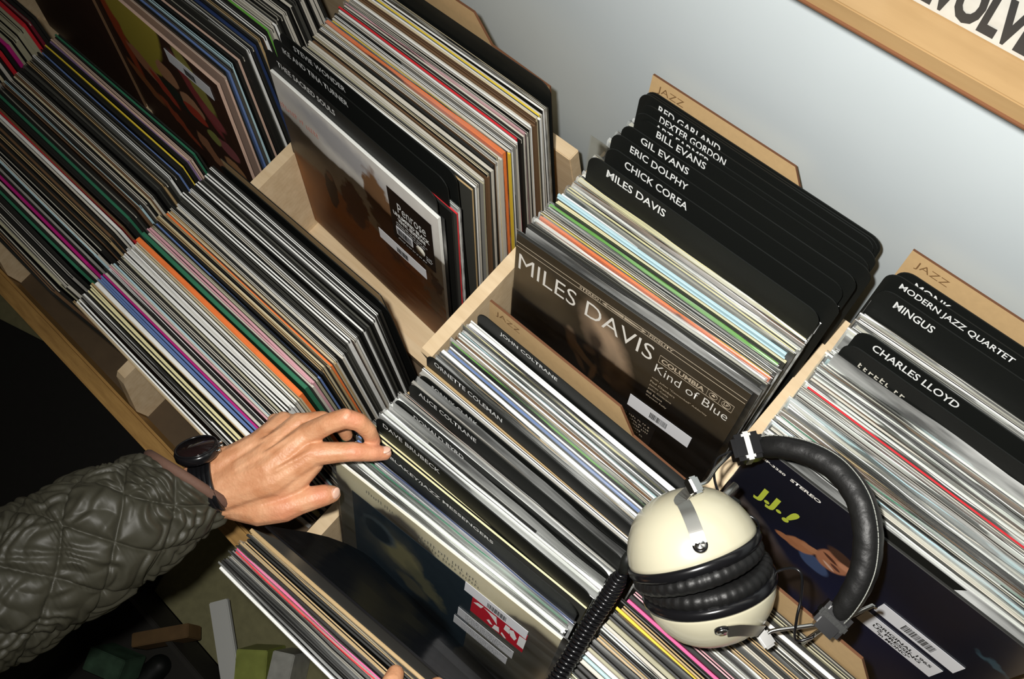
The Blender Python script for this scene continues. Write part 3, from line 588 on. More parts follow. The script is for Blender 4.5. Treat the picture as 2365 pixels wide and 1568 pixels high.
# ------------------------------------------------------------------ headphones lying across the bins
M_cream = plain('cream_enamel', (.52, .49, .36), .30, coat=.35)
M_leather = plain('black_leather', (.008, .008, .008), .45, bump=.18, scale=260, spec=.35)
M_chrome = plain('chrome', (.75, .75, .73), .18, 1.0)
M_steel = plain('brushed_steel', (.62, .61, .57), .35, 1.0)
M_thread = plain('grey_thread', (.30, .31, .28), .7)
hp = tag(empty('headphones', at(1700, 1270, .31)), 'cream and black studio headphones lying across the record bins', 'headphones')
bpy.context.view_layer.update()
def on(o, root):                        # mesh made in world space, hung on its thing
    o.parent = root; o.matrix_parent_inverse = root.matrix_world.inverted(); return o
def frame(c, axis, side):
    a = Vector(axis).normalized(); s = Vector(side); s = (s - a * s.dot(a)).normalized(); t = a.cross(s)
    return Matrix(((s.x, t.x, a.x, c.x), (s.y, t.y, a.y, c.y), (s.z, t.z, a.z, c.z), (0, 0, 0, 1)))
def lathe(prof, seg=64, fr=None, flat=(1, 1), sup=2.0):
    V, F = [], []
    for r, z in prof:
        for k in range(seg):
            a = 2 * math.pi * k / seg; c, s_ = math.cos(a), math.sin(a)
            q = (abs(c) ** sup + abs(s_) ** sup) ** (-1 / sup)
            V.append(Vector((r * c * q * flat[0], r * s_ * q * flat[1], z)))
    n = len(prof)
    for i in range(n - 1):
        for k in range(seg): F.append((i*seg+k, i*seg+(k+1) % seg, (i+1)*seg+(k+1) % seg, (i+1)*seg+k))
    F.append(tuple(range(seg-1, -1, -1))); F.append(tuple((n-1)*seg+k for k in range(seg)))
    if fr is not None: V = [fr @ v for v in V]
    return mesh(V, F, smooth=True)
c1, c2 = at(1600, 1268, .352), at(1638, 1356, .324)
up_img = -down
ax1 = (right * -.33 + down * -.94 + fwd * .02).normalized(); ax2 = (right * .27 + down * .955 + fwd * .12).normalized()
sd1 = (at(1748, 1222, .358) - at(1452, 1322, .352)); sd2 = (at(1770, 1335, .322) - at(1512, 1418, .318))
shell_prof = [(.0600, 0), (.0600, .006), (.0578, .016), (.0530, .028), (.0455, .040), (.0365, .0485), (.0260, .0545), (.0130, .0580), (.001, .0590)]
rim_prof = [(.050, -.009), (.060, -.008), (.0625, -.005), (.0625, .000), (.0605, .002), (.050, .002)]
def pad(fr):
    V, F = [], []; seg, ms_ = 168, 16
    for k in range(seg):
        a = 2 * math.pi * k / seg
        for j in range(ms_):
            b = 2 * math.pi * j / ms_; outer = max(0, math.cos(b))
            pl = 1 - .13 * (.5 + .5 * math.sin(a * 42 + .7 * math.sin(a * 5))) * (1 - abs(math.sin(b)) * .6)
            rr = .0105 * pl; R_ = .0505 + rr * math.cos(b) * 1.05; z = -.0135 + rr * .85 * math.sin(b)
            V.append(fr @ Vector((R_ * math.cos(a), R_ * math.sin(a), z)))
    for k in range(seg):
        for j in range(ms_):
            F.append((k*ms_+j, ((k+1) % seg)*ms_+j, ((k+1) % seg)*ms_+(j+1) % ms_, k*ms_+(j+1) % ms_))
    return mesh(V, F, smooth=True)
def rounded_box(fr, x, y, z, b=.003):
    me = box_me(-x/2, x/2, -y/2, y/2, -z/2, z/2, b); me.transform(fr); return me
shells = []
for i, (c, a, sd, yk) in enumerate(((c1, ax1, sd1, (1602, 1122, .395)), (c2, ax2, sd2, (1768, 1476, .318)))):
    fr = frame(c, a, sd)
    shl = on(link('earcup_shell', lathe([(r, z * (.93 if i == 0 else .84)) for r, z in shell_prof], 72, fr, (1, .97), 2.06), M_cream), hp); tag(shl, 'glossy cream shell')
    rim = on(link('cushion_ring', lathe(rim_prof, 72, fr, (1, .98), 2.05), M_blk2), hp); tag(rim, 'black plastic ring')
    pd = on(link('ear_pad', pad(fr), M_leather), hp); tag(pd, 'pleated black leather pad')
    sp = on(link('speaker_grille', lathe([(.040, -.016), (.040, -.013), (.038, -.012)], 40, fr), M_blk), hp)
    # screw on the shell where the strap starts, strap over the shell up to the yoke
    camdir = (CAM - c).normalized(); inv = fr.inverted(); ld = (inv.to_3x3() @ camdir); ang = math.atan2(ld.y, ld.x)
    if i == 0: ang += .12
    else: ang -= .02
    prof = [(r, z * (.93 if i == 0 else .84)) for r, z in shell_prof]
    def surf(k, da=0, lift=.0008):
        k0 = min(int(k), len(prof) - 2); f = k - k0; r = prof[k0][0] * (1-f) + prof[k0+1][0] * f; z = prof[k0][1] * (1-f) + prof[k0+1][1] * f
        aa = ang + da; q = (abs(math.cos(aa)) ** 2.06 + abs(math.sin(aa)) ** 2.06) ** (-1 / 2.06)
        return fr @ Vector(((r * q + lift) * math.cos(aa), (r * q + lift) * math.sin(aa) * .97, z + lift * .8))
    k_s = 2.1
    p0 = surf(k_s); nrm = (surf(k_s, 0, .01) - p0).normalized()
    sf = frame(p0, nrm, sd)
    on(link('screw', lathe([(.0052, -.001), (.0052, .0012), (.0040, .0024), (.0015, .0020), (.0010, .0026), (.0003, .0026)], 20, sf), M_chrome), hp)
    on(link('screw_washer', lathe([(.0066, -.002), (.0066, .0006), (.005, .0008)], 24, sf), M_blk2), hp)
    pts = []
    if i == 0:
        for k in (2.15, 2.6, 3, 3.6, 4.2, 4.8, 5.4, 6.0): pts.append(surf(k, .05 * (k - 2.1) / 3, .0012))
    else:
        for j, k in enumerate((2.1, 2.3, 2.7, 3.2, 3.7, 4.2)): pts.append(surf(k, -.08 - .15 * j, .0012))
    yp = at(*yk); 
    if i == 0: pts.append(at(1600, 1128, .392))
    else: pts += [at(1740, 1462, .326)]
    pts = smooth_path(pts, 5); V, F = [], []
    for j, p in enumerate(pts):
        t = (pts[min(j+1, len(pts)-1)] - pts[max(j-1, 0)]).normalized(); nr = (p - c); nr = (nr - t * nr.dot(t)).normalized(); s_ = t.cross(nr)
        hw = .0062 if i == 0 else .0058
        for q, l in ((-1, 0), (1, 0), (1, .0012), (-1, .0012)): V.append(p + s_ * hw * q + nr * l)
    for j in range(len(pts) - 1):
        for q in range(4): F.append((j*4+q, j*4+(q+1) % 4, (j+1)*4+(q+1) % 4, (j+1)*4+q))
    F += [(3, 2, 1, 0), tuple(len(V) - 4 + q for q in range(4))]
    on(link('steel_strap', mesh(V, F), M_steel), hp)
    yf = frame(yp, (at(1640, 1110, .38) - yp) if i == 0 else (at(1800, 1455, .318) - yp), (0, 0, 1))
    on(link('yoke_clamp', rounded_box(yf, .010, .016, .012, .002), M_chrome), hp)
    # small black vent block low on the shell
    q_ = surf(2.6, 1.9 if i == 0 else -1.8, .001); on(link('vent_block', rounded_box(frame(q_, (q_ - c), sd), .010, .008, .008, .001), M_blk), hp)
# headband
hb = [at(1760, 1034, .322), at(1810, 1033, .335), at(1880, 1052, .345), at(1940, 1090, .352), at(1985, 1150, .357), at(2004, 1220, .358), at(2002, 1290, .352), at(1985, 1345, .345), at(1958, 1392, .335), at(1938, 1418, .326)]
path = smooth_path(hb, 7); V, F = [], []; seg = 22
cen = at(1800, 1220, .33)
for j, p in enumerate(path):
    t = (path[min(j+1, len(path)-1)] - path[max(j-1, 0)]).normalized(); o_ = (p - cen); o_ = (o_ - t * o_.dot(t)).normalized(); u_ = t.cross(o_).normalized()
    f = j / (len(path) - 1); fat = .72 + .28 * math.sin(math.pi * f) ** .6
    for k in range(seg):
        a = 2 * math.pi * k / seg; cc, ss = math.cos(a), math.sin(a); q = (abs(cc) ** 2.6 + abs(ss) ** 2.6) ** (-1 / 2.6)
        wr = 1 + .02 * math.sin(f * 90 + 3 * a)
        V.append(p + (o_ * cc * .0125 + u_ * ss * .0185) * q * fat * wr)
n = len(path)
for j in range(n - 1):
    for k in range(seg): F.append((j*seg+k, j*seg+(k+1) % seg, (j+1)*seg+(k+1) % seg, (j+1)*seg+k))
F += [tuple(range(seg-1, -1, -1)), tuple((n-1)*seg+k for k in range(seg))]
band = on(link('headband', mesh(V, F, smooth=True), M_leather), hp); tag(band, 'padded black leather band')
sts = []
for j in range(1, n - 1):
    for q0 in (0, .5):
        p = path[j] * (1 - q0) + path[min(j+1, n-1)] * q0; t = (path[j+1] - path[j-1]).normalized(); o_ = (p - cen); o_ = (o_ - t * o_.dot(t)).normalized(); u_ = t.cross(o_).normalized()
        if u_.z < 0: u_ = -u_
        f = j / (n - 1); fat = .72 + .28 * math.sin(math.pi * f) ** .6; b = p + o_ * .0104 * fat + u_ * .0160 * fat
        sts.append(tube_me([b - t * .0012, b + t * .0012], .00055, 5))
on(link('stitching', join_me(sts), M_thread), band)
# sliders and rods
for (pa, pb, pc) in (((1700, 1040, .326), (1750, 1030, .326), 0), ((1945, 1405, .327), (1900, 1452, .322), 1)):
    a, b = at(*pa), at(*pb); fr = frame((a + b) / 2, b - a, (0, 0, 1))
    blk = on(link('slider_block', rounded_box(fr, .030, .026, .030, .004), M_blk2), hp)
    on(link('slider_band', rounded_box(fr, .0315, .0275, .009, .002), M_steel if pc == 0 else M_blk), blk)
on(link('steel_rod', tube_me(smooth_path([at(1606, 1122, .395), at(1632, 1112, .385), at(1655, 1080, .362), at(1690, 1045, .332)], 6), .0019, 10), M_chrome), hp)
on(link('steel_rod', tube_me(smooth_path([at(1768, 1476, .318), at(1780, 1458, .320), at(1830, 1450, .321), at(1905, 1440, .322)], 6), .0019, 10), M_chrome), hp)
on(link('steel_rod', tube_me([at(1852, 1486, .306), at(1915, 1440, .318), at(1960, 1424, .322), at(2015, 1398, .326), at(2022, 1402, .322)], .0022, 10), M_chrome), hp)
on(link('steel_rod', tube_me([at(1640, 1185, .335), at(1668, 1150, .335), at(1700, 1120, .33)], .0038, 10), M_steel), hp)
on(link('thin_wire', tube_me(smooth_path([at(1690, 1042, .335), at(1655, 1062, .340), at(1650, 1105, .345), at(1668, 1150, .352), at(1710, 1180, .358), at(1745, 1200, .360), at(1752, 1222, .352), at(1735, 1235, .345)], 8), .0013, 8), M_blk2), hp)
on(link('thin_wire', tube_me(smooth_path([at(1772, 1330, .332), at(1820, 1312, .342), at(1850, 1325, .345), at(1850, 1380, .335), at(1840, 1430, .330), at(1838, 1478, .312), at(1880, 1470, .314)], 8), .0013, 8), M_blk2), hp)
# coiled cord in the gap between the bins
cp_ = smooth_path([at(1440, 1318, .325), at(1424, 1345, .312), at(1400, 1385, .300), at(1360, 1445, .290), at(1325, 1505, .283), at(1288, 1565, .278), at(1235, 1650, .270), at(1190, 1730, .25)], 60)
hel = []; L_ = 0; last = cp_[0]
dens = []; 
acc = [0]
for a, b in zip(cp_, cp_[1:]): acc.append(acc[-1] + (b - a).length)
tot = acc[-1]; turns = int(tot / .0047); N_ = turns * 12; j = 0
for i in range(N_ + 1):
    s_ = tot * i / N_
    while j < len(acc) - 2 and acc[j+1] < s_: j += 1
    p = cp_[j].lerp(cp_[j+1], min(1, (s_ - acc[j]) / max(1e-9, acc[j+1] - acc[j]))); t = (cp_[j+1] - cp_[j]).normalized(); u1_ = Vector((0, 0, 1)); u1_ = (u1_ - t * u1_.dot(t)).normalized(); u2_ = t.cross(u1_)
    a = 2 * math.pi * turns * i / N_; r_ = .0072 * min(1, .35 + i / 60)
    hel.append(p + (u1_ * math.cos(a) + u2_ * math.sin(a)) * r_)
cord = link('coiled_cord', tube_me(hel, .0021, 8), M_blk2); on(cord, hp); tag(cord, 'coiled black cord')
on(link('cord_plug', tube_me([at(1440, 1318, .325), at(1448, 1296, .332), at(1452, 1280, .338)], [.006, .0065, .004], 12), M_blk), hp)

# ------------------------------------------------------------------ the person reaching in
M_jacket = plain('olive_nylon', (.040, .038, .026), .50, var=.15, scale=90, bump=.15, spec=.35)
M_pip = plain('brown_binding', (.12, .062, .042), .8, var=.15, scale=300)
M_trouser = plain('black_cloth', (.010, .009, .008), .9)
M_seam = plain('olive_thread', (.085, .080, .060), .6)
# skin
nails = [at(893, 1040, .2795), at(776, 1139, .279)]
m, N, L, B = new_mat('skin'); tc = N.new('ShaderNodeTexCoord'); nz = N.new('ShaderNodeTexNoise'); nz.inputs['Scale'].default_value = 55; nz.inputs['Detail'].default_value = 6; L.new(tc.outputs['Object'], nz.inputs['Vector'])
rp = N.new('ShaderNodeValToRGB'); rp.color_ramp.elements[0].position = .35; rp.color_ramp.elements[0].color = (.54, .24, .115, 1); rp.color_ramp.elements[1].position = .68; rp.color_ramp.elements[1].color = (.68, .36, .20, 1)
L.new(nz.outputs['Fac'], rp.inputs[0]); cur = rp.outputs[0]
def spot(center, rad, col, fac, cur, soft=.6):
    mp = N.new('ShaderNodeMapping'); mp.vector_type = 'TEXTURE'; mp.inputs['Location'].default_value = center; mp.inputs['Scale'].default_value = (rad,) * 3 if not isinstance(rad, tuple) else rad
    L.new(tc.outputs['Object'], mp.inputs[0]); g = N.new('ShaderNodeTexGradient'); g.gradient_type = 'SPHERICAL'; L.new(mp.outputs[0], g.inputs[0])
    mr = N.new('ShaderNodeMapRange'); mr.inputs['From Max'].default_value = soft; mr.inputs['To Max'].default_value = fac; L.new(g.outputs['Fac'], mr.inputs['Value'])
    mx = N.new('ShaderNodeMix'); mx.data_type = 'RGBA'; L.new(mr.outputs[0], mx.inputs[0]); L.new(cur, mx.inputs[6]); mx.inputs[7].default_value = col + (1,); return mx.outputs[2]
for p, r_ in ((at(870, 1045, .285), .022), (at(868, 1020, .28), .02), (at(815, 965, .33), .018), (at(740, 1140, .29), .02), (at(660, 1175, .29), .025), (at(735, 1045, .33), .02), (at(820, 1045, .305), .014)):
    cur = spot(p, r_, (.66, .24, .145), .55, cur, .9)
for p in nails: cur = spot(p, .0068, (.78, .48, .36), .9, cur, .25)
L.new(cur, B.inputs['Base Color']); B.inputs['Roughness'].default_value = .48; B.inputs['Subsurface Weight'].default_value = .08; B.inputs['Subsurface Radius'].default_value = (.01, .004, .002); B.inputs['Subsurface Scale'].default_value = .5
vo = N.new('ShaderNodeTexVoronoi'); vo.inputs['Scale'].default_value = 420; L.new(tc.outputs['Object'], vo.inputs['Vector']); n2 = N.new('ShaderNodeTexNoise'); n2.inputs['Scale'].default_value = 130; n2.inputs['Detail'].default_value = 5; L.new(tc.outputs['Object'], n2.inputs['Vector'])
ad = N.new('ShaderNodeMath'); ad.operation = 'MULTIPLY_ADD'; ad.inputs[1].default_value = .25; L.new(vo.outputs['Distance'], ad.inputs[0]); L.new(n2.outputs['Fac'], ad.inputs[2])
bp = N.new('ShaderNodeBump'); bp.inputs['Strength'].default_value = .45; bp.inputs['Distance'].default_value = .0016; L.new(ad.outputs[0], bp.inputs['Height']); L.new(bp.outputs[0], B.inputs['Normal'])
M_skin = m
def capsules(chains, ells=(), step=.25):
    """overlapping spheres along tapering chains, to be fused into one skin"""
    bm = bmesh.new()
    def ball(p, r, M=None):
        mt = Matrix.Translation(p) @ (M if M is not None else Matrix.Diagonal((r, r, r, 1))); bmesh.ops.create_icosphere(bm, subdivisions=2, radius=1, matrix=mt)
    for ch in chains:
        for (p, r), (q, s) in zip(ch, ch[1:]):
            p, q = Vector(p), Vector(q); n_ = max(2, int((q - p).length / (min(r, s) * step)))
            for i in range(n_ + 1): f = i / n_; ball(p.lerp(q, f), r + (s - r) * f)
    for c, fr, rad in ells:
        Mx = fr.to_4x4() if fr is not None else Matrix.Identity(4); ball(Vector(c), 1, Mx @ Matrix.Diagonal((rad[0], rad[1], rad[2], 1)))
    me = bpy.data.meshes.new('shape'); bm.to_mesh(me); bm.free(); return me
def fuse(me, voxel, smooth=6, fac=.5):
    o = bpy.data.objects.new('tmp', me); C.objects.link(o)
    r = o.modifiers.new('r', 'REMESH'); r.mode = 'VOXEL'; r.voxel_size = voxel; r.use_smooth_shade = True
    s = o.modifiers.new('s', 'SMOOTH'); s.iterations = smooth; s.factor = fac
    bpy.context.view_layer.update(); out = bpy.data.meshes.new_from_object(o.evaluated_get(bpy.context.evaluated_depsgraph_get())); bpy.data.objects.remove(o)
    out.polygons.foreach_set('use_smooth', [True] * len(out.polygons)); return out
A_ = at
wrist = A_(500, 1118, .298)
elbow = Vector((-.128, -.905, .40))
mcp = dict(i=A_(728, 1048, .306), m=A_(712, 1002, .309), r=A_(690, 978, .298), p=A_(655, 975, .284))
ch = [
 [(elbow, .040), (elbow.lerp(wrist, .5), .036), (A_(470, 1122, .300), .0265)],
 # forearm end to the hand: two columns make the wrist wider than thick
 [(A_(470, 1090, .300), .021), (A_(520, 1078, .300), .020), (A_(600, 1030, .300), .017), (mcp['p'], .0125)],
 [(A_(470, 1130, .298), .022), (A_(520, 1120, .300), .021), (A_(610, 1060, .304), .018), (mcp['r'], .0125)],
 [(A_(520, 1120, .300), .021), (A_(620, 1085, .306), .018), (mcp['m'], .0130)],
 [(A_(470, 1145, .296), .021), (A_(525, 1140, .296), .021), (A_(630, 1110, .302), .018), (mcp['i'], .0128)],
 [(A_(520, 1160, .288), .018), (A_(600, 1150, .288), .018), (A_(680, 1110, .293), .015), (A_(722, 1070, .298), .012)],
 # palm side
 [(A_(560, 1110, .282), .016), (A_(690, 1030, .284), .014)], [(A_(560, 1060, .280), .015), (A_(670, 995, .276), .013)],
 # index
 [(A_(690, 1060, .303), .0140), (mcp['i'], .0134), (A_(790, 1044, .300), .0112), (A_(815, 1043, .298), .0110), (A_(860, 1046, .287), .0096), (A_(888, 1047, .2765), .0080)],
 # middle, bent
 [(mcp['m'], .0130), (A_(760, 978, .320), .0114), (A_(798, 966, .322), .0112), (A_(828, 974, .314), .0103), (A_(850, 994, .301), .0094), (A_(862, 1018, .283), .0082)],
 # ring and little finger tucked below
 [(mcp['r'], .0115), (A_(745, 968, .296), .0095), (A_(790, 985, .276), .0085), (A_(800, 1005, .262), .0072)],
 [(mcp['p'], .0105), (A_(700, 975, .270), .0085), (A_(735, 995, .255), .0075)],
 # thumb
 [(A_(540, 1165, .285), .017), (A_(600, 1178, .284), .0175), (A_(655, 1172, .284), .0165), (A_(690, 1160, .284), .0142), (A_(722, 1150, .283), .0134), (A_(748, 1144, .279), .0122), (A_(767, 1141, .273), .0096)],
 [(A_(600, 1160, .286), .016), (A_(680, 1120, .290), .0125)], [(A_(620, 1170, .284), .015), (A_(690, 1140, .285), .010)],
 # tendons and knuckles on the back
 [(A_(545, 1050, .3125), .0030), (A_(610, 1018, .3135), .0034), (A_(665, 985, .3085), .0040)],
 [(A_(545, 1080, .3165), .0026), (A_(620, 1045, .3190), .0032), (A_(690, 1000, .3175), .0040)],
 [(A_(560, 1120, .3165), .0020), (A_(640, 1085, .3195), .0026), (A_(715, 1045, .3165), .0035)],
 [(A_(560, 1045, .3130), .0022), (A_(590, 1040, .3155), .0026), (A_(640, 1042, .3190), .0020)],
]
ells = [(A_(712, 1000, .3150), None, (.0080, .0080, .0065)), (A_(727, 1046, .3120), None, (.0080, .0080, .0065)), (A_(688, 978, .3040), None, (.008, .008, .007)), (A_(655, 974, .2870), None, (.006, .006, .006)),
        (A_(800, 957, .3275), None, (.0065, .0065, .0055)), (A_(809, 1040, .3025), None, (.0075, .0075, .0065)), (A_(690, 1163, .2890), None, (.0095, .0095, .008)), (A_(635, 972, .284), None, (.009, .009, .008)), (A_(520, 1050, .306), None, (.010, .010, .009))]
hand = fuse(capsules(ch, ells), .0013, 5, .5)
# rest of the body, coarser, one skin with the hand by way of the forearm inside the sleeve
sl, sr = Vector((-.34, -1.13, .56)), Vector((.06, -1.16, .56)); hips = Vector((-.30, -1.34, .06)); chest = Vector((-.16, -1.17, .42)); neck = Vector((-.14, -1.13, .64)); head = Vector((-.13, -1.08, .80))
relb = Vector((.28, -1.02, .33)); rwr = at(880, 1720, .30)
coarse = [[(elbow, .040), (sl, .052)], [(sl, .055), (chest + Vector((0, 0, .08)), .09), (sr, .055)], [(sr, .052), (relb, .040), (rwr, .027)], [(chest, .13), (chest.lerp(hips, .5), .125), (hips, .14)], [(neck - Vector((0, 0, .06)), .06), (neck, .055), (head - Vector((0, 0, .05)), .055)],
          [(hips + Vector((-.09, 0, -.02)), .085), (Vector((-.50, -1.27, -.38)), .06), (Vector((-.60, -1.30, -.74)), .045), (Vector((-.585, -1.20, -.765)), .030)], [(hips + Vector((.09, 0, -.02)), .085), (Vector((-.33, -1.34, -.38)), .06), (Vector((-.40, -1.42, -.74)), .045), (Vector((-.385, -1.32, -.765)), .030)]]
cel = [(head, None, (.075, .092, .108)), (head + Vector((0, .045, -.05)), None, (.055, .055, .06)), (head + Vector((0, .094, -.012)), None, (.013, .020, .026)), (head + Vector((.076, 0, -.01)), None, (.010, .020, .032)), (head + Vector((-.076, 0, -.01)), None, (.010, .020, .032)), (head + Vector((0, .086, -.058)), None, (.026, .014, .010))]
body = fuse(capsules(coarse, cel, .4), .007, 4, .5)
rh = [[(rwr, .027), (at(890, 1660, .295), .030)], [(at(880, 1655, .295), .020), (at(896, 1610, .288), .0125), (at(905, 1578, .280), .0112), (at(913, 1556, .272), .0092)],
      [(at(930, 1660, .290), .018), (at(985, 1610, .280), .0105), (at(1010, 1585, .262), .0095), (at(1005, 1590, .240), .008)], [(at(960, 1680, .290), .018), (at(1030, 1640, .275), .0105), (at(1050, 1620, .25), .009), (at(1045, 1625, .23), .008)],
      [(at(970, 1700, .290), .017), (at(1060, 1680, .27), .010), (at(1075, 1665, .245), .0085)], [(at(960, 1715, .285), .016), (at(1050, 1720, .268), .009), (at(1065, 1712, .25), .0075)]]
rhand = fuse(capsules(rh, []), .0016, 5, .5)
pe = tag(empty('person', (-.48, -1.33, FLOOR)), 'person in an olive quilted jacket reaching into the bins, flipping through records', 'person')
bpy.context.view_layer.update()
on(link('body', join_me([body, hand, rhand]), M_skin), pe)
for (p, nrm_, dr_) in ((at(889, 1038, .2835), (up_img * .75 - fwd * .6), at(905, 1045, .275) - at(862, 1043, .29)), (at(777, 1139, .2795), (right * .75 - fwd * .55 + down * .1), at(785, 1118, .285) - at(768, 1158, .279))):
    nf = frame(p, nrm_, dr_); nm_ = lathe([(.0001, .0012), (.0030, .0011), (.0046, .0006), (.0052, -.0006), (.0050, -.0014)], 24); nm_.transform(nf @ Matrix.Diagonal((1.25, 1, 1, 1)) )
    on(link('fingernail', nm_, plain('fingernail', (.72, .45, .34), .25, coat=.3)), pe)
bo = bpy.data.objects['body']; bo.data.polygons.foreach_set('use_smooth', [True] * len(bo.data.polygons))
on(link('hair', fuse(capsules([[(head + Vector((0, -.02, .055)), .07), (head + Vector((0, -.045, -.02)), .065)]], [(head + Vector((0, -.006, .03)), None, (.084, .096, .092))], .4), .006, 3), plain('dark_hair', (.02, .014, .010), .6, bump=.5, scale=200)), pe)
# quilted sleeve
axp = smooth_path([at(442, 1113, .302), at(395, 1140, .312), at(330, 1178, .325), at(250, 1222, .340), at(160, 1275, .356), at(60, 1330, .375), at(-60, 1390, .392), at(-200, 1450, .402), elbow + Vector((.0, -.012, 0))], 10)
acc = [0]
for a, b in zip(axp, axp[1:]): acc.append(acc[-1] + (b - a).length)
tot = acc[-1]; ns, nt = 330, 300; V, F = [], []
radf = lambda s: .0485 + .014 * min(1, s / .10) + .010 * min(1, s / .30) - .001 * math.exp(-(s / .010) ** 2)
j = 0; lastu = None
hand_dir = (axp[0] - axp[3]).normalized()
seams = []
for i in range(ns + 1):
    s_ = tot * i / ns
    while j < len(acc) - 2 and acc[j+1] < s_: j += 1
    p = axp[j].lerp(axp[j+1], min(1, (s_ - acc[j]) / max(1e-9, acc[j+1] - acc[j]))); t = (axp[min(j+3, len(axp)-1)] - axp[max(j-2, 0)]).normalized()
    u1_ = Vector((0, 0, 1)); u1_ = (u1_ - t * u1_.dot(t)).normalized(); u2_ = t.cross(u1_); R_ = radf(s_)
    tilt = max(0, 1 - s_ / .08)
    for k in range(nt):
        a = 2 * math.pi * k / nt; w_ = a * .062
        # diamond quilting
        A1 = (s_ + w_ * .80) / .062; B1 = (s_ - w_ * .80) / .062
        d1 = abs(A1 - round(A1)) * .062 * .78; d2 = abs(B1 - round(B1)) * .062 * .78; d = min(d1, d2)
        puff = .0048 * (1 - math.exp(-(d / .009) ** 1.3))
        nv = noise.noise(Vector((s_ * 9, math.cos(a) * 1.1, math.sin(a) * 1.1))) ; nv2 = noise.noise(Vector((s_ * 22 + 5, math.cos(a) * 2.2, math.sin(a) * 2.2)))
        ph = s_ * 330 + 9 * nv * 3 + 2.2 * math.sin(a * 2 + s_ * 25) + 3.0 * nv2
        fold = (.0026 * abs(math.sin(ph * .5)) ** 1.0 - .0013) * (1.25 + .9 * nv)
        ph2 = s_ * 150 - 4 * a * 1.0 + 14 * nv2; fold2 = .0012 * math.sin(ph2)
        crease = -.0022 * math.exp(-(d / .0016) ** 2)
        edge = min(1, s_ / .012)
        r_ = R_ + (puff + fold * min(1, d / .005) + fold2 + crease) * edge + .004 * nv * edge
        off = (u1_ * math.cos(a) + u2_ * math.sin(a))
        V.append(p + off * r_ * Vector((1, 1, 1)).x + t * (-.026 * tilt * off.dot(-right.cross(fwd).normalized()) ))
for i in range(ns):
    for k in range(nt): F.append((i*nt+k, i*nt+(k+1) % nt, (i+1)*nt+(k+1) % nt, (i+1)*nt+k))
ring = [Vector(V[k]) for k in range(0, nt, 4)]
jk = on(link('jacket', mesh([], []), M_jacket), pe)
sleeve_me = mesh(V, F, smooth=True)
tors = fuse(capsules([[(elbow, .068), (sl, .082)], [(sl, .080), (chest + Vector((0, 0, .08)), .12), (sr, .080)], [(sr, .078), (relb, .062), (at(880, 1790, .31), .050)], [(chest, .165), (chest.lerp(hips, .5), .165), (hips + Vector((0, 0, .03)), .175)], [(neck - Vector((0, 0, .07)), .085), (neck - Vector((0, 0, .02)), .075)]], [], .4), .008, 4)
jm = join_me([sleeve_me, tors]); jm.polygons.foreach_set('use_smooth', [True] * len(jm.polygons)); jk.data = jm; jm.materials.append(M_jacket); tag(jk, 'dark olive quilted nylon')
pip = on(link('cuff_binding', tube_me(ring, .0056, 10, closed=True), M_pip), jk); tag(pip, 'brown cuff binding')
lin = [Vector(r) * 1.0 for r in ring]; cc_ = sum(ring, Vector()) / len(ring); back_ = (axp[4] - axp[0]).normalized()
V2 = [r for r in ring] + [cc_.lerp(r, .86) + back_ * .05 for r in ring]; nr_ = len(ring)
on(link('sleeve_lining', mesh(V2, [(k, (k+1) % nr_, (k+1) % nr_ + nr_, k + nr_) for k in range(nr_)], smooth=True), M_trouser), jk)
tr = fuse(capsules([[(hips + Vector((-.09, 0, .02)), .125), (Vector((-.50, -1.27, -.38)), .088), (Vector((-.60, -1.30, -.73)), .070)], [(hips + Vector((.09, 0, .02)), .125), (Vector((-.33, -1.34, -.38)), .088), (Vector((-.40, -1.42, -.73)), .070)]], [], .4), .008, 4)
on(link('trousers', tr, M_trouser), pe)
for fx, fy in ((-.59, -1.21), (-.39, -1.33)): on(link('shoe', fuse(capsules([[(Vector((fx, fy - .08, -.762)), .040), (Vector((fx + .01, fy + .06, -.768)), .034), (Vector((fx + .012, fy + .13, -.774)), .028)]], [], .4), .005, 3), M_blk), pe)
# watch
wc = at(455, 1040, .330); wn = (up_img * .88 - fwd * .42 - right * .10).normalized(); arm = (at(520, 1090, .3) - at(420, 1125, .305)).normalized(); wf = frame(wc, wn, arm)
wt = on(link('watch_case', lathe([(.021, -.007), (.0232, -.004), (.0236, .001), (.0225, .0035), (.0205, .0045)], 48, wf), M_blk2), pe); wt.name = 'wristwatch'; tag(wt, 'black watch between cuff and hand')
on(link('watch_dial', lathe([(.0195, .0040), (.0190, .0052)], 48, wf), plain('watch_glass', (.012, .006, .006), .08)), wt)
on(link('bezel_ring', tube_me([wf @ Vector((.0212 * math.cos(a), .0212 * math.sin(a), .0046)) for a in np.linspace(0, 2 * math.pi, 49)[:-1]], .0011, 8, closed=True), M_blk2), wt)
for dx in (.4, 0, -.4): on(link('crown', lathe([(.0016, 0), (.0016, .004)], 12, wf @ Matrix.Translation((.0228 * math.cos(dx), .0228 * math.sin(dx), 0)) @ Matrix.Rotation(math.pi / 2, 4, 'Y')), M_chrome), wt)
wcen = at(489, 1116, .300); ws = []
u1_ = (wn - arm * wn.dot(arm)).normalized(); u2_ = arm.cross(u1_)
for w_ in (-1.0, -.5, 0, .5, 1.0):
    pth = [wcen + arm * (w_ * .0095 - .002) + (u1_ * math.cos(a) * .0275 + u2_ * math.sin(a) * .036) for a in np.linspace(0, 2 * math.pi, 60)[:-1]]
    ws.append(tube_me(pth, .0030, 8, closed=True))
on(link('watch_strap', join_me(ws), M_blk2), wt)

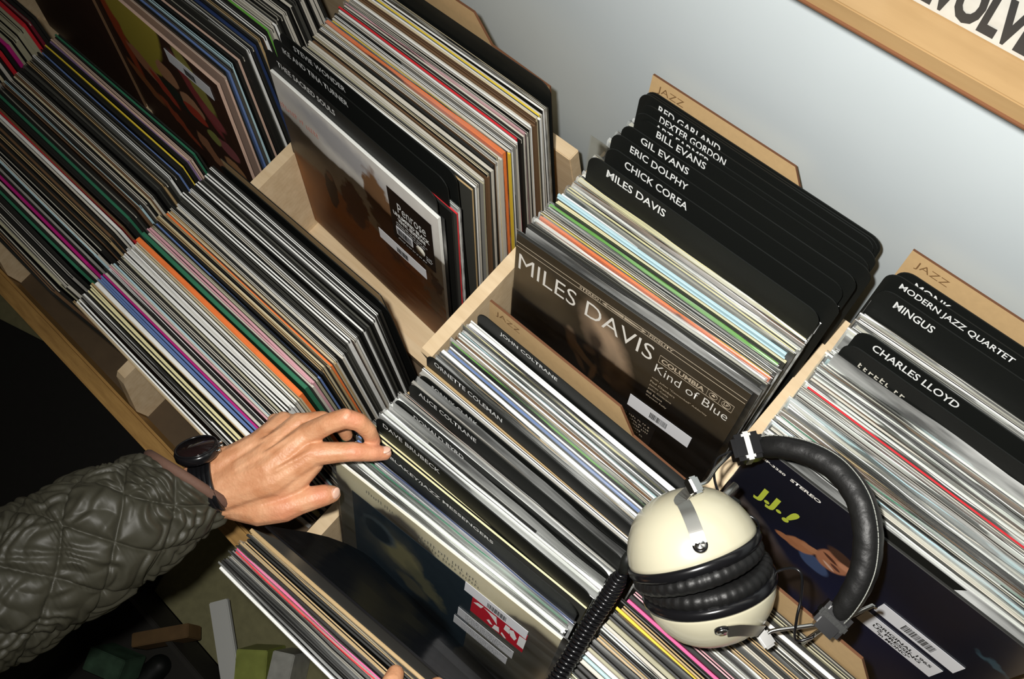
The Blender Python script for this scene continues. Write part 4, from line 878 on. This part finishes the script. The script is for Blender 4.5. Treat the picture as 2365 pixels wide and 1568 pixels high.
# ------------------------------------------------------------------ things on the floor
dark_sheet = link('floor_mat', box_me(-2.3, 0, -1.2, .32, 0, .008, .003), plain('black_rubber', (.008, .0075, .006), .85, var=.3, scale=60)); dark_sheet.location = (-.545, -1.04, FLOOR); dark_sheet.rotation_euler = (0, 0, .28)  # added black sheet, keeps this side of the floor dark under the flash
tag(dark_sheet, 'black mat on the floor under the person', 'mat')
cr = tag(empty('storage_crate', (-.37, -1.26, FLOOR)), 'dark crate on the olive floor holding packets, below the reaching arm', 'crate')
M_crate = plain('dark_crate', (.02, .018, .014), .7)
for nm, a in (('bottom_board', (-.17, .17, -.15, .15, 0, .012)), ('side_wall', (-.17, .17, -.15, -.138, 0, .13)), ('side_wall', (-.17, .17, .138, .15, 0, .12)), ('side_wall', (-.17, -.158, -.15, .15, 0, .12)), ('side_wall', (.158, .17, -.15, .15, 0, .12))): link(nm, box_me(*a, .002), M_crate, cr)
M_card = plain('white_card', (.62, .63, .60), .5); M_yg2 = plain('yellow_green_packet', (.30, .34, .08), .4, var=.5, scale=22); M_clr = plain('silvery_packet', (.42, .42, .38), .3, var=.4, scale=40)
def packet(name, u, v, z, dims, rz, rx, mat, label, cat):
    o = link(name, box_me(-dims[0]/2, dims[0]/2, -dims[1]/2, dims[1]/2, -dims[2]/2, dims[2]/2, .002), mat); o.location = at(u, v, z); o.rotation_euler = (rx, 0, rz); tag(o, label, cat); return o
packet('card_sheet', 522, 1490, -.70, (.042, .19, .014), .69 + .28, .10, M_card, 'white card edge sticking out of the floor crate', 'card')
packet('wrapped_packet', 600, 1550, -.74, (.07, .10, .10), .7, .1, M_yg2, 'yellow-green wrapped packet beside the white card edge', 'packet')
packet('wrapped_packet', 662, 1570, -.74, (.05, .12, .10), .55, .05, M_clr, 'silvery packet nearest the flipped records, down on the floor', 'packet')
packet('wrapped_packet', 385, 1470, -.70, (.13, .03, .06), .9, -.1, plain('brown_packet', (.14, .08, .03), .6, var=.4, scale=30), 'brown packet lying at the far side of the floor crate', 'packet')
packet('wrapped_packet', 265, 1530, -.70, (.09, .05, .08), .4, .1, plain('green_packet', (.05, .10, .06), .5, var=.8, scale=30), 'dark green packet at the crate corner by the trousers', 'packet')
